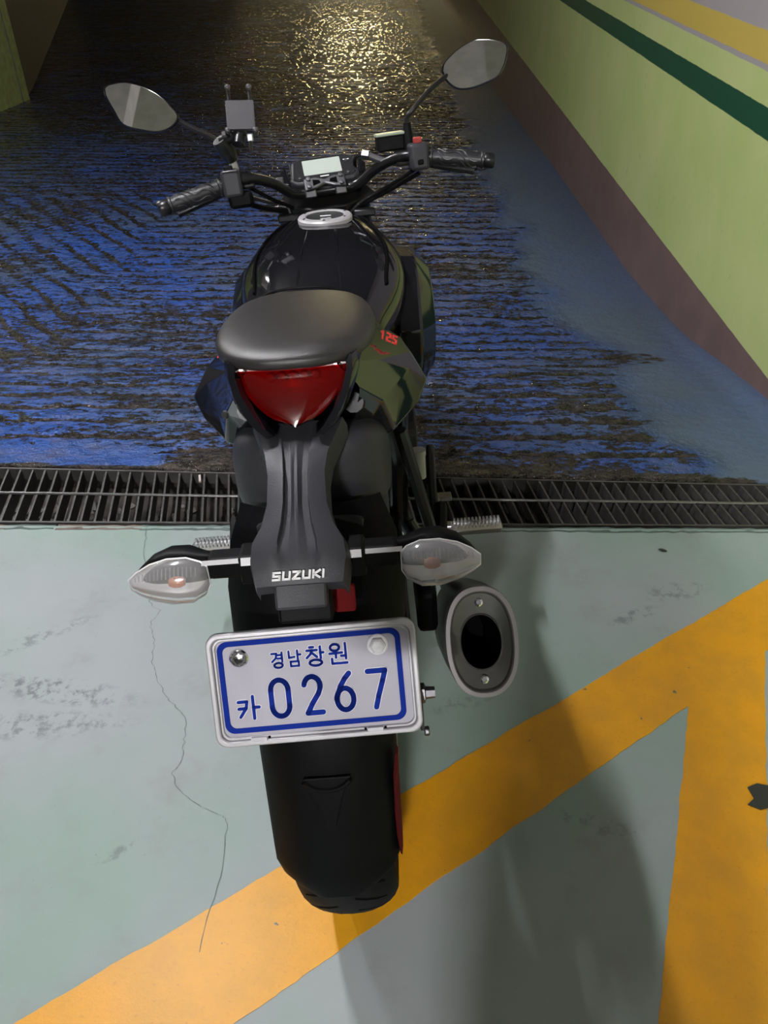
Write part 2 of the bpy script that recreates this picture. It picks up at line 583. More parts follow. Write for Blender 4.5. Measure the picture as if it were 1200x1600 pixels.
# hairline crack in the floor paint
cr = [(-0.565, 0.762), (-0.555, 0.70), (-0.545, 0.66), (-0.50, 0.52), (-0.485, 0.48), (-0.465, 0.455), (-0.478, 0.42), (-0.462, 0.385), (-0.448, 0.36),
      (-0.445, 0.31), (-0.425, 0.27), (-0.405, 0.225), (-0.372, 0.20), (-0.352, 0.165), (-0.345, 0.12), (-0.338, 0.08), (-0.348, 0.045), (-0.318, 0.01),
      (-0.285, -0.02), (-0.245, -0.035), (-0.235, -0.06), (-0.232, -0.16), (-0.236, -0.26)]
cp = spline([(x + rnd.uniform(-.006, .006), y, 0) for x, y in cr], 6)
cm = MB()
ol = []
vsl = []
for i, p in enumerate(cp):
    w = 0.0003 + 0.0005 * rnd.random()
    j = rnd.uniform(-0.003, 0.003)
    vsl.append([(p.x - w + j, p.y, 0.0011), (p.x + w + j, p.y, 0.0011)])
cm.grid(vsl)
cm.build('crack', 'crack_dark', floor, smooth=False)

# ramp: falls away beyond the drain, with anti-slip grooves
PROF = [(0.9, 0.0), (0.96, 0.0), (1.43, -0.052), (2.24, -0.195), (3.2, -0.262), (5.66, -0.33), (9.4, -0.51), (26.5, -0.66)]
def smooth_profile(y):
    xs = np.array([p[0] for p in PROF]); zs = np.array([p[1] for p in PROF])
    acc = np.zeros_like(y)
    for d in (-0.15, -0.075, 0, 0.075, 0.15):
        acc += np.interp(y + d, xs, zs)
    return np.where(y < 1.1, np.interp(y, xs, zs), acc / 5)
rs = np.random.RandomState(3)
def vnoise(x, y, sx, sy, seed):
    r = np.random.RandomState(seed).rand(256, 256)
    u, v = x / sx, y / sy
    iu, iv = np.floor(u).astype(int), np.floor(v).astype(int)
    fu, fv = u - iu, v - iv
    fu, fv = fu * fu * (3 - 2 * fu), fv * fv * (3 - 2 * fv)
    g = lambda a, c: r[a % 256, c % 256]
    return (g(iu, iv) * (1 - fu) + g(iu + 1, iv) * fu) * (1 - fv) + (g(iu, iv + 1) * (1 - fu) + g(iu + 1, iv + 1) * fu) * fv
def sstep(x, a, c):
    t = np.clip((x - a) / (c - a), 0, 1)
    return t * t * (3 - 2 * t)
xs = np.concatenate([np.linspace(-8.6, WALL_L, 30)[:-1], np.linspace(WALL_L, -1.7, 60)[:-1], np.linspace(-1.7, WALL_R, 190)])
ss = np.concatenate([np.arange(0.0, 3.6, 0.0085), np.arange(3.6, 8.5, 0.018), np.arange(8.5, 25.5, 0.03)])
SX, SS = np.meshgrid(xs, ss)
YY = far_edge(SX) * np.clip(1 - SS / 2.0, 0, 1) + 0.97 * np.clip(SS / 2.0, 0, 1) + 0.012 + SS
warp = (vnoise(SX, YY, 0.35, 0.35, 1) - .5) * 0.05 + (vnoise(SX, YY, 0.05, 0.05, 2) - .5) * 0.022
ph = (YY + warp) / 0.107
gr = 1 - np.abs((ph % 1.0) - 0.5) * 2            # 1 in the middle of a groove
g_h = sstep(gr, 0.66, 0.96)
# diagonal (herringbone) grooves on the left
phd = ((YY + warp) * 0.62 + (SX) * 0.79) / 0.125
g_d = sstep(1 - np.abs((phd % 1.0) - 0.5) * 2, 0.66, 0.96)
leftm = sstep(-SX + (vnoise(SX, YY, .3, .3, 5) - .5) * 0.5, 1.25, 1.5) * sstep(YY, 1.75, 2.1) * (1 - sstep(YY, 4.2, 5.0)) * sstep(SX, -4.0, -3.0)
gro = g_h * (1 - leftm) + g_d * leftm
gro *= 0.45 + 0.75 * vnoise(SX, YY, 0.22, 0.05, 4)
# smooth cement margin along the right wall, wider further on
marg = sstep(SX + (vnoise(SX, YY, .18, .18, 6) - .5) * 0.22, WALL_R - 0.40 - 0.16 * sstep(YY, 1.9, 3.2) - 0.05, WALL_R - 0.26 - 0.16 * sstep(YY, 1.9, 3.2))
lipf = 1 - sstep(SS, 0.05, 0.12)
gro = gro * (1 - marg) * (1 - lipf)
lumps = (vnoise(SX, YY, 0.03, 0.02, 8) - .5) * 0.004 + (vnoise(SX, YY, 0.12, 0.09, 9) - .5) * 0.008
ZZ = smooth_profile(YY) - 0.0085 * gro + lumps * (1 - 0.7 * marg)
ZZ[0] -= 0.05
YY[0] -= 0.001
ZZ += 0.03 * sstep(SX, WALL_R - 0.12, WALL_R) ** 2 * (1 - sstep(YY, 1.6, 3.0))
worn = 0.02 + 0.10 * (vnoise(SX, YY, 0.5, 0.4, 11) - 0.45)
worn = worn + 0.30 * np.exp(-(((SX + 0.42) / 0.17) ** 2 + ((SS - 0.05) / 0.07) ** 2))
worn = worn - 0.26 * np.exp(-((SX + 0.98) / 0.42) ** 4) * np.exp(-((SS - 0.075) / 0.055) ** 4)
worn = worn + 0.16 * np.exp(-((SX - 0.30) / 0.42) ** 4) * np.exp(-((SS - 0.0) / 0.10) ** 2)
worn = worn + 0.5 * (1 - sstep(SS + (vnoise(SX, YY, .08, .08, 12) - .5) * .05, 0.008, 0.036))
worn = worn + 0.06 * sstep(YY, 5.0, 8.0)
worn = worn + 0.35 * np.exp(-(((SX - 1.08) / 0.12) ** 2 + ((YY - 1.98) / 0.12) ** 2))
nr, nc = SX.shape
verts = np.stack([SX, YY, ZZ], -1).reshape(-1, 3)
idx = np.arange(nr * nc).reshape(nr, nc)
quads = np.stack([idx[:-1, :-1], idx[:-1, 1:], idx[1:, 1:], idx[1:, :-1]], -1).reshape(-1, 4)
me = bpy.data.meshes.new('floor_ramp')
me.vertices.add(len(verts)); me.vertices.foreach_set('co', verts.ravel())
me.loops.add(quads.size); me.loops.foreach_set('vertex_index', quads.ravel().astype(np.int32))
me.polygons.add(len(quads)); me.polygons.foreach_set('loop_start', np.arange(0, quads.size, 4).astype(np.int32))
me.update(calc_edges=True)
me.polygons.foreach_set('use_smooth', np.ones(len(quads), dtype=bool))
for nm, arr in (('groove', gro), ('worn', worn), ('flat', marg)):
    at = me.attributes.new(nm, 'FLOAT', 'POINT')
    at.data.foreach_set('value', arr.ravel().astype(np.float32))
me.materials.append(MATS['ramp_paint'])
me.update()
ramp = bpy.data.objects.new('floor_ramp', me)
col.objects.link(ramp)
tag(ramp, kind='structure')

# channel under the grate
b = MB()
b.box((-1.25, 0.88, -0.165), (5.1, 0.36, 0.15))
b.box((-1.25, 0.745, -0.13), (5.1, 0.02, 0.12))
rows = []
for x in np.linspace(WALL_L, WALL_R, 9):
    rows.append([(x, far_edge(x) + 0.008, -0.035), (x, far_edge(x) + 0.012, -0.2)])
b.grid(rows, 0.05, (0, -1, 0))
tag(b.build('floor_channel', 'mud', smooth=False), kind='structure')

# walls and ceiling
b = MB().box((WALL_R + 0.1, 8.1, 0.5), (0.2, 36.6, 4.2))
tag(b.build('wall_right', 'painted_wall', smooth=False), kind='structure')
b = MB().box((WALL_L - 0.1, 6.75, 0.5), (0.2, 3.5, 4.2))
tag(b.build('wall_left', 'green_wall', smooth=False), kind='structure')
b = MB().box((-5.9, 15.3, 0.2), (0.2, 14.6, 4.6), Matrix.Rotation(rad(16.0), 3, 'Z'))
tag(b.build('wall_far_side', 'wall_dull', smooth=False), kind='structure')
b = MB().box((-9.1, -2.5, 1.2), (0.2, 15.2, 3.0)).box((-6.5, 5.1, 0.9), (5.2, 0.2, 3.4))
tag(b.build('wall_far_left', 'wall_dull', smooth=False), kind='structure')
b = MB().box((-3.85, -10.1, 1.2), (10.5, 0.2, 2.8))
tag(b.build('wall_back', 'wall_dull', smooth=False), kind='structure')
b = MB().box((-3.6, 26.4, 0.2), (10.0, 0.2, 4.6))
tag(b.build('wall_front', 'wall_dull', smooth=False), kind='structure')
b = MB().box((-3.85, 8.2, 2.60), (10.6, 36.8, 0.12))
tag(b.build('ceiling', 'concrete_grey', smooth=False), kind='structure')
b = MB().box((-3.85, -4.2, 2.42), (10.2, 0.35, 0.24)).box((-3.85, 1.9, 2.42), (10.2, 0.35, 0.24)).box((0.15, -2.0, 2.47), (0.3, 4.0, 0.14))
tag(b.build('trim_1', 'beam_grey', smooth=False), kind='structure')

# lamps
for nm, loc, ln, wd, pw, colr, aly, lab in LAMPS:
    top = 2.54
    root = tag(empty('ceiling_light', (loc[0], loc[1], loc[2])), lab, 'light', 'ceiling lights of the garage')
    sz = (0.09, ln + 0.06, 0.05) if aly else (ln + 0.06, 0.09, 0.05)
    MB().box((0, 0, 0.080), sz).build('housing', 'lamp_white', root, bevel=0.004)
    d = Vector((0, ln / 2, 0)) if aly else Vector((ln / 2, 0, 0))
    MB().tube([d * -1 + Vector((0, 0, 0.03)), d + Vector((0, 0, 0.03))], wd, 12).build('tube', 'tube_' + nm, root)
    hz = top - loc[2] - 0.10
    for s in (-0.7, 0.7):
        if hz > 0.01:
            MB().tube([d * s + Vector((0, 0, 0.10)), d * s + Vector((0, 0, 0.10 + hz))], 0.006, 8).build('hanger', 'grey_metal', root)

# drain grate
grate = tag(empty('drain_grate', (0, 0.87, 0)), 'dark steel drain grate running across the floor under the motorcycle', 'grate')
def gv(x, y, z): return (x, y - 0.87, z)
bar_mesh = None
SLANT = 0.033
x = WALL_L + 0.06
nbar = 0
while x < WALL_R - 0.03:
    near, far = near_edge(x) + 0.006, far_edge(x) - 0.006
    j = rnd.uniform(-0.0016, 0.0016)
    if bar_mesh is None:
        bo = MB()
        bo.box((0, 0, -0.023), (0.0050, 1.0, 0.044))
        bo = bo.build('bar', 'grate_steel', grate, smooth=False)
        bar_mesh = bo.data
    else:
        bo = bpy.data.objects.new('bar', bar_mesh)
        col.objects.link(bo)
        bo.parent = grate
    dx, dy = SLANT, near - far
    bo.location = gv(x + dx * 0.5 + j, (near + far) / 2, 0)
    bo.rotation_euler = (0, 0, math.atan2(dx, -dy))
    bo.scale = (1, math.hypot(dx, dy), 1)
    nbar += 1
    x += 0.0345
def edge_rows(f, z0, z1, w):
    return [gv(WALL_L + 0.02, f(WALL_L) - w / 2, 0)]
for nm, f, o in (('edge_bar', near_edge, 0.004), ('edge_bar', far_edge, -0.004)):
    a, c2 = Vector(gv(WALL_L + .02, f(WALL_L) + o, 0)), Vector(gv(WALL_R - .01, f(WALL_R) + o, 0))
    mid, d = (a + c2) / 2, c2 - a
    MB().box(mid + Vector((0, 0, -0.017)), (d.length, 0.006, 0.036), Matrix.Rotation(math.atan2(d.y, d.x), 3, 'Z')).build(nm, 'grate_steel', grate, smooth=False)
pts = []
for k in range(121):
    xx = WALL_L + 0.03 + (WALL_R - WALL_L - 0.06) * k / 120
    pts.append(gv(xx, (near_edge(xx) + far_edge(xx)) / 2 + 0.004, 0.0005 + rnd.uniform(-.0006, .0006)))
MB().tube(pts, 0.0038, 6).build('cross_rod', 'rod_steel', grate)
# rubble on the channel bottom
b = MB()
for k in range(420):
    px = rnd.uniform(-1.35, WALL_R - 0.03)
    py = rnd.uniform(0.775, 0.955)
    r = rnd.uniform(0.006, 0.018)
    c = Vector((px, py, -0.09 + r * 0.4))
    t = [Vector((1, 0, 0)), Vector((0, 1, 0)), Vector((-1, 0, 0)), Vector((0, -1, 0)), Vector((0, 0, 1)), Vector((0, 0, -1))]
    b.add([c + v * r * rnd.uniform(0.6, 1.3) for v in t], [(0, 1, 4), (1, 2, 4), (2, 3, 4), (3, 0, 4), (1, 0, 5), (2, 1, 5), (3, 2, 5), (0, 3, 5)])
tag(b.build('gravel', 'pebble_grey', smooth=False), 'dark wet gravel and mud at the bottom of the drain', 'gravel', kind='stuff')
# broken mortar edge between floor and grate
for (x0, x1, mt) in ((-1.3, -0.925, 'mortar'), (-0.925, -0.80, 'chip_green'), (-0.795, -0.58, 'mortar'), (-0.58, 0.25, 'chip_green'), (0.25, WALL_R - 0.02, 'chip_green')):
    b = MB()
    n = max(3, int((x1 - x0) / 0.02))
    rows = []
    for k in range(n + 1):
        xx = x0 + (x1 - x0) * k / n
        w = 0.742 + rnd.uniform(-.003, .003)
        rows.append([(xx, w, 0.0012), (xx, 0.7635 + rnd.uniform(-.002, .0015), -0.002 + rnd.uniform(-.002, .001))])
    b.grid(rows, 0.04, (0, 0, 1))
    b.build('mortar_edge', mt, floor, smooth=False)

# ------------------------------------------------------------------ motorcycle
bike = tag(empty('motorcycle', (0, 0, 0), (rad(-9.7), rad(-3.9), rad(2.5))),
           'black naked motorcycle leaning on its stand, seen from behind over the drain grate', 'motorcycle')
AX = Vector((0, -0.052, 0.3026))       # rear axle
FX = Vector((0, 1.215, 0.470))         # front axle
STEER, RAKE, P0 = rad(7.1), rad(24), Vector((0, 0.93, 0.90))
SM = Matrix.Rotation(STEER, 3, Vector((0, -math.sin(RAKE), math.cos(RAKE))))
def ST(p):
    return P0 + SM @ (Vector(p) - P0)
def STL(ps):
    return [ST(p) for p in ps]

# ---- wheels
def tyre(name, c, R, w, rimr, steer=False):
    prof = []
    n = 14
    for k in range(n + 1):
        a = math.pi * (k / n)
        x = -math.cos(a) * w
        prof.append((R - 0.34 * w * 2 * (1 - math.sin(a) ** 0.8) * 0.9 if 0 < k < n else rimr, x * (1 if 0 < k < n else 0.62)))
    prof.append((rimr - 0.004, w * 0.5))
    prof.append((rimr - 0.004, -w * 0.5))
    m = MB().lathe(prof, (0, 0, 0), (1, 0, 0), 72, closed=True)
    t = None
    vs = [Vector(p) + c for p in m.v]
    m.v = [tuple(ST(p)) for p in vs] if steer else [tuple(p) for p in vs]
    t = m.build(name, 'rubber', bike)
    # rim with spokes
    m = MB().lathe([(rimr + 0.002, -w * .52), (rimr - 0.012, -w * .5), (rimr - 0.022, -w * .2), (rimr - 0.022, w * .2), (rimr - 0.012, w * .5), (rimr + 0.002, w * .52)], (0, 0, 0), (1, 0, 0), 60, closed=True)
    for k in range(10):
        a = 2 * math.pi * k / 10
        d = Vector((0, math.cos(a), math.sin(a)))
        m.tube([d * 0.03, d * (rimr - 0.015)], [0.011, 0.008], 8)
    m.lathe([(0.0, -.04), (0.035, -.04), (0.035, .04), (0.0, .04)], (0, 0, 0), (1, 0, 0), 24)
    vs = [Vector(p) + c for p in m.v]
    m.v = [tuple(ST(p)) for p in vs] if steer else [tuple(p) for p in vs]
    m.build('rim', 'black_metal', t)
    # tread grooves as raised blocks' gaps: thin dark slots
    m = MB()
    for k in range(36):
        for s in (-1, 1):
            a = 2 * math.pi * (k + (0.5 if s > 0 else 0)) / 36
            pts = []
            for q in range(4):
                x = s * (0.012 + 0.013 * q)
                aa = a + 0.035 * q
                al = math.acos(max(-1, min(1, -x / w)))
                rr = R - 0.34 * w * 2 * (1 - math.sin(al) ** 0.8) * 0.9 + 0.0004
                pts.append((x, rr, aa))
            rows = [[Vector((x, math.cos(aa - .011) * rr, math.sin(aa - .011) * rr)), Vector((x, math.cos(aa + .011) * rr, math.sin(aa + .011) * rr))] for x, rr, aa in pts]
            m.grid(rows)
    vs = [Vector(p) + c for p in m.v]
    m.v = [tuple(ST(p)) for p in vs] if steer else [tuple(p) for p in vs]
    tr = m.build('tread_groove', 'soot_gap_black', t, smooth=False)
    tr['kind'] = 'stuff'
    return t
tyre('rear_tyre', AX, 0.308, 0.066, 0.222)
tyre('front_tyre', FX, 0.286, 0.046, 0.222, True)
# brake discs
MB().lathe([(0.06, -.002), (0.105, -.002), (0.105, .002), (0.06, .002)], AX + Vector((0.075, 0, 0)), (1, 0, 0), 40, closed=True).build('brake_disc', 'grey_metal', bike)
MB().lathe([(0.08, -.002), (0.14, -.002), (0.14, .002), (0.08, .002)], ST(FX + Vector((0.062, 0, 0))), SM @ Vector((1, 0, 0)), 40, closed=True).build('brake_disc', 'grey_metal', bike)

# ---- swingarm, chain guard, axle
m = MB()
for s in (-1, 1):
    m.box((s * 0.098, 0.19, 0.325), (0.028, 0.50, 0.055), Matrix.Rotation(rad(3), 3, 'X'))
m.box((0, 0.38, 0.335), (0.2, 0.06, 0.06))
sw = m.build('swingarm', 'black_metal', bike, smooth=False, bevel=0.006)
m = MB().tube([AX + Vector((-0.125, 0, 0)), AX + Vector((0.118, 0, 0))], 0.009, 12)
m.lathe([(0, 0), (0.016, 0), (0.016, 0.012), (0.010, 0.014), (0.009, 0.028), (0, 0.028)], AX + Vector((0.112, 0, -0.02)), (1, 0, 0), 6)
m.build('axle_nut', 'grey_metal', sw, smooth=False)
m = MB().box((0.116, -0.085, 0.285), (0.006, 0.06, 0.04)).lathe([(0, 0), (0.008, 0), (0.008, 0.008), (0, 0.008)], (0.119, -0.095, 0.245), (1, 0, 0), 6)
m.build('chain_adjuster', 'grey_metal', sw, smooth=False, bevel=0.002)
m = MB().box((-0.108, 0.16, 0.385), (0.036, 0.44, 0.012), Matrix.Rotation(rad(4), 3, 'X')).box((-0.125, 0.16, 0.37), (0.006, 0.44, 0.04), Matrix.Rotation(rad(4), 3, 'X'))
m.build('chain_guard', 'matte_plastic', bike, smooth=False, bevel=0.004)
# chain
m = MB()
for k in range(44):
    t = k / 43
    for (z0, z1) in ((0.372, 0.37), (0.235, 0.29)):
        m.box((-0.106, AX.y + t * 0.46, z0 + (z1 - z0) * t), (0.014, 0.0075, 0.012))
m.lathe([(0.02, -.003), (0.078, -.003), (0.078, .003), (0.02, .003)], AX + Vector((-0.106, 0, 0)), (1, 0, 0), 40, closed=True)
ch = m.build('chain', 'grey_metal', bike, smooth=False)
ch['kind'] = 'stuff'

# ---- inner rear fender, flap behind the wheel
rows = []
for (y, z, hw, dp) in ((-0.19, 0.70, 0.082, 0.03), (-0.225, 0.66, 0.098, 0.045), (-0.262, 0.615, 0.104, 0.055), (-0.296, 0.565, 0.100, 0.055), (-0.326, 0.515, 0.088, 0.05),
                       (-0.346, 0.465, 0.080, 0.045), (-0.366, 0.40, 0.077, 0.04), (-0.381, 0.335, 0.075, 0.036), (-0.385, 0.318, 0.074, 0.034), (-0.386, 0.303, 0.066, 0.028), (-0.386, 0.290, 0.046, 0.016), (-0.386, 0.282, 0.026, 0.006)):
    rows.append([(hw * k, y + dp * abs(k) ** 3.0, z - 0.006 * abs(k) ** 2) for k in (-1, -.94, -.8, -.6, -.35, 0, .35, .6, .8, .94, 1)])
flap = MB().grid(rows, 0.006, (0, -0.8, 0.3)).build('rear_fender', 'dark_plastic', bike)
arc = [(0.028 * math.sin(a), -0.356 - 0.004 * math.cos(a) + 0.0, 0.452 - 0.020 * math.cos(a)) for a in np.linspace(-1.15, 1.15, 14)]
MB().tube(arc, 0.0035, 8).build('ridge', 'dark_plastic', flap)
MB().prism([(-0.027, 0.012), (0.027, 0.012), (0.016, -0.012), (0.006, -0.05), (-0.006, -0.05), (-0.016, -0.012)], (0.0, -0.3575, 0.435), (1, 0, 0), (0, 0.28, 0.96), 0.003).build('embossed_panel', 'dark_plastic', flap, smooth=False, bevel=0.001)
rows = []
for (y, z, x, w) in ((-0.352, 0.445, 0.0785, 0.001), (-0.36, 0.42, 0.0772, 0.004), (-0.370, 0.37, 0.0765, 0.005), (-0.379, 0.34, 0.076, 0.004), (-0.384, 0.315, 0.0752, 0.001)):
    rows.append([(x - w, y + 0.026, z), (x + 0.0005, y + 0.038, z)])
tag(MB().grid(rows, 0.003, (-0.6, 0.6, 0)).build('red_reflection', 'red_strip', flap, smooth=False), 'dark red reflection built as a thin strip along the right edge of the flap')  # red reflection on the flap, built as a coloured strip

# ---- under-tail body
m = MB()
rings = []
for (y, hw, zt, zb) in ((0.16, 0.085, 0.74, 0.60), (0.06, 0.098, 0.755, 0.60), (-0.05, 0.100, 0.765, 0.615), (-0.10, 0.098, 0.770, 0.635), (-0.135, 0.088, 0.775, 0.655), (-0.165, 0.06, 0.775, 0.68)):
    rings.append([(x, y, z) for x, z in section(hw, zt, zb, (zt + zb) / 2 - 0.01, 4.0, 3.2, 28)])
m.rings(rings)
ut = m.build('under_tail_cover', 'matte_plastic', bike, sub=1)
m = MB()
rings = []
for (y, hw, zt, zb) in ((0.10, 0.09, 0.64, 0.55), (-0.04, 0.092, 0.645, 0.575), (-0.11, 0.088, 0.65, 0.605), (-0.16, 0.075, 0.67, 0.63), (-0.2, 0.06, 0.69, 0.655)):
    rings.append([(x, y, z) for x, z in section(hw, zt, zb, (zt + zb) / 2, 5.0, 5.0, 24)])
m.rings(rings).build('inner_fender', 'matte_plastic', bike)

# ---- tail neck with lettering
rows = []
NN = Vector((0, -0.605, 0.796))
cols_ = (-1, -0.93, -0.62, -0.40, -0.36, -0.20, -0.17, -0.05, 0.05, 0.17, 0.20, 0.36, 0.40, 0.62, 0.93, 1)
for (y, z, hw, rise, ridge) in ((-0.180, 0.800, 0.052, -0.004, 0.0), (-0.205, 0.792, 0.044, 0.0, 0.003), (-0.232, 0.784, 0.035, 0.004, 0.006), (-0.255, 0.772, 0.031, 0.007, 0.008), (-0.282, 0.752, 0.032, 0.008, 0.008),
                               (-0.300, 0.738, 0.038, 0.008, 0.007), (-0.314, 0.727, 0.048, 0.007, 0.005), (-0.326, 0.716, 0.050, 0.006, 0.002), (-0.336, 0.704, 0.047, 0.004, 0.0), (-0.341, 0.694, 0.045, 0.003, 0.0)):
    r = []
    for k in cols_:
        a = abs(k)
        h = rise * (1 - a ** 3) - (0.018 if a == 1 else 0)
        if ridge and 0.15 < a < 0.38:
            h -= ridge
        if ridge and a < 0.1:
            h -= ridge * 0.3
        r.append(Vector((hw * k, y, z)) + NN * h)
    rows.append(r)
neck = MB().grid(rows, 0.022, NN).build('tail_neck', 'matte_plastic', bike, angle=50)
# lettering SUZUKI on the lower end of the neck
GLYPH = {'S': ([(1, 1), (0, 1), (0, .5), (1, .5), (1, 0), (0, 0)],), 'U': ([(0, 1), (0, 0), (1, 0), (1, 1)],), 'Z': ([(0, 1), (1, 1), (0, 0), (1, 0)],),
         'K': ([(0, 1), (0, 0)], [(1, 1), (0.12, .5), (1, 0)]), 'I': ([(0, 1), (0, 0)],), '1': ([(0, .85), (.45, 1), (.45, 0)],),
         '2': ([(0, 1), (1, 1), (1, .55), (0, .45), (0, 0), (1, 0)],), '5': ([(1, 1), (0, 1), (0, .55), (1, .5), (1, 0), (0, 0)],)}
def letter_line(parent, word, c, u, v, h, w, gap, stroke, mat, depth, slant=0.0, name='letter'):
    u, v, c = Vector(u).normalized(), Vector(v).normalized(), Vector(c)
    tot = sum((w * 0.3 if ch == 'I' else w) + gap for ch in word) - gap
    x = -tot / 2
    for chh in word:
        cw = w * 0.3 if chh == 'I' else w
        iw, ih = max(cw - stroke, 1e-5), h - stroke
        if chh == 'I':
            iw = 0
        lines = [[(x + stroke / 2 + a * iw + slant * (b_ * ih), -h / 2 + stroke / 2 + b_ * ih) for a, b_ in ln] for ln in GLYPH[chh]]
        MB().strokes(lines, stroke, c, u, v, depth, False).build(name, mat, parent, smooth=False)
        x += cw + gap
nb = Vector((0, -0.3385, 0.703)) + Vector((0, -0.75, 0.66)) * 0.0062
letter_line(neck, 'SUZUKI', nb, (1, 0, 0), (0, 0.66, 0.75), 0.0088, 0.0082, 0.0014, 0.0021, 'white_print', 0.0006, 0.12)
# lamp bracket under the lettering
m = MB().prism([(-0.025, -0.021), (0.025, -0.021), (0.026, 0.012), (-0.026, 0.012)], (0, -0.322, 0.679), (1, 0, 0), (0, 0.55, 0.83), 0.024)
pb = m.build('plate_lamp_housing', 'matte_plastic', bike, smooth=False, bevel=0.0025)
m = MB().prism([(-0.0275, -0.018), (0.0275, -0.018), (0.0275, 0.018), (-0.0275, 0.018)], (0, -0.300, 0.650), (1, 0, 0), (0, 0.35, 0.94), 0.030)
m.build('plate_bracket', 'dark_plastic', bike, smooth=False, bevel=0.003)
m = MB().prism(rrect(0.011, 0.014, 0.003), (0.038, -0.288, 0.640), (1, 0, 0), (0, 0.4, 0.92), 0.012)
tag(m.build('rear_reflector', 'red_reflector', bike, smooth=False, bevel=0.001), 'small red reflector above the plate')

# ---- turn signals
def signal(s):
    m = MB()
    m.box((s * 0.071, -0.282, 0.690), (0.050, 0.030, 0.030))
    st = None
    rings = []
    for (x, y, z, ry, rz) in ((0.092, -0.286, 0.690, 0.016, 0.017), (0.108, -0.280, 0.687, 0.024, 0.021), (0.124, -0.274, 0.686, 0.031, 0.025), (0.142, -0.272, 0.685, 0.032, 0.025), (0.160, -0.276, 0.683, 0.026, 0.021), (0.173, -0.283, 0.680, 0.016, 0.013), (0.182, -0.290, 0.678, 0.004, 0.004)):
        y, z, rz = y + 0.006, z - 0.003, rz * 0.78
        rings.append([(s * x, y - 0.2 * ry + ry * math.cos(2 * math.pi * k / 20) * (1.0 if math.cos(2 * math.pi * k / 20) > 0 else 0.35), z + rz * math.sin(2 * math.pi * k / 20)) for k in range(20)])
    body = MB()
    body.rings(rings)
    root = body.build('turn_signal', 'dark_plastic', bike)
    m = MB().box((s * 0.076, -0.288, 0.692), (0.042, 0.024, 0.024)).box((s * 0.054, -0.290, 0.691), (0.020, 0.032, 0.034))
    m.build('stalk', 'dark_plastic', root, smooth=False, bevel=0.004)
    rings, ir = [], []
    secs = ((0.100, -0.289, 0.680, 0.006, 0.011), (0.106, -0.288, 0.677, 0.015, 0.020), (0.120, -0.286, 0.675, 0.023, 0.0265), (0.140, -0.286, 0.675, 0.024, 0.0265), (0.158, -0.288, 0.676, 0.019, 0.0215), (0.172, -0.291, 0.677, 0.011, 0.0140), (0.181, -0.293, 0.678, 0.004, 0.006))
    for (x, y, z, ry, rz) in secs:
        rings.append([(s * x, y - ry * math.sin(math.pi * k / 14), z + rz * math.cos(math.pi * k / 14)) for k in range(15)])
        ir.append([(s * x, y + 0.002 + 0.25 * ry * math.sin(math.pi * k / 10), z + rz * 0.93 * math.cos(math.pi * k / 10)) for k in range(11)])
    MB().rings(ir, caps=False, close=False).build('reflector', 'reflector_chrome', root)
    # rim and fine ribs of the lens
    MB().rings(rings, caps=False, close=False).build('lens', 'clear_lens', root)
    edge = [Vector((s * x, y - 0.001, z + rz)) for (x, y, z, ry, rz) in secs] + [Vector((s * x, y - 0.001, z - rz)) for (x, y, z, ry, rz) in reversed(secs)]
    edge.append(edge[0])
    MB().tube(edge, 0.0009, 6, caps=False).build('lens_rim', 'reflector_chrome', root)
    m = MB()
    for k in range(16):
        xx = 0.110 + 0.0042 * k
        q = np.interp(xx, [a[0] for a in secs], range(len(secs)))
        i = int(q); f = q - i
        a0, a1 = secs[i], secs[min(i + 1, len(secs) - 1)]
        y, z, ry, rz = [a0[j] + (a1[j] - a0[j]) * f for j in (1, 2, 3, 4)]
        m.tube([(s * xx, y - ry * 0.93 * math.sin(math.pi * t), z + rz * 0.93 * math.cos(math.pi * t)) for t in (0.16, 0.24, 0.32)], 0.0007, 5)
    rb = m.build('lens_ribs', 'clear_lens', root)
    MB().lathe([(0, -.009), (0.004, -.008), (0.006, -.003), (0.006, 0.003), (0.004, 0.008), (0, 0.009)], (s * 0.131, -0.298, 0.680), (1, 0, 0), 16).build('bulb', 'amber', root)
    return root
signal(-1)
signal(1)
for s in (-1, 1):  # pale strips painting the highlights on top of the signal stalks
    MB().box((s * 0.0825, -0.3005, 0.7015), (0.038, 0.0015, 0.005), Matrix.Rotation(rad(-35), 3, 'X')).build('highlight_strip', 'aluminium', bike, smooth=False)
    MB().box((s * 0.0535, -0.3065, 0.7035), (0.014, 0.0015, 0.008), Matrix.Rotation(rad(-35), 3, 'X')).build('highlight_strip', 'aluminium', bike, smooth=False)

# ---- licence plate
PC, PU, PV = Vector((0, -0.336, 0.567)), Vector((1, 0, 0)), Vector((0, 0.38, 0.925)).normalized()
PR = Matrix.Rotation(rad(0.8), 3, PU.cross(PV))
PU, PV = PR @ PU, PR @ PV
PN = PU.cross(PV)
plate = MB().prism(rrect(0.1075, 0.0595, 0.012), PC - PN * 0.004, PU, PV, 0.004).build('license_plate', 'plate_white', bike, smooth=False)
tag(plate, 'white motorcycle plate with blue Korean text and digits')
def ring_prism(outer, inner, c, depth):
    m = MB()
    n = len(outer)
    N = PN * depth
    P = lambda q: c + PU * q[0] + PV * q[1]
    vs = [P(q) for q in outer] + [P(q) for q in inner] + [P(q) + N for q in outer] + [P(q) + N for q in inner]
    fs = []
    for i in range(n):
        j = (i + 1) % n
        fs += [(i, j, n + j, n + i), (2 * n + i, 3 * n + i, 3 * n + j, 2 * n + j), (i, 2 * n + i, 2 * n + j, j), (n + i, n + j, 3 * n + j, 3 * n + i)]
    return m.add(vs, fs)
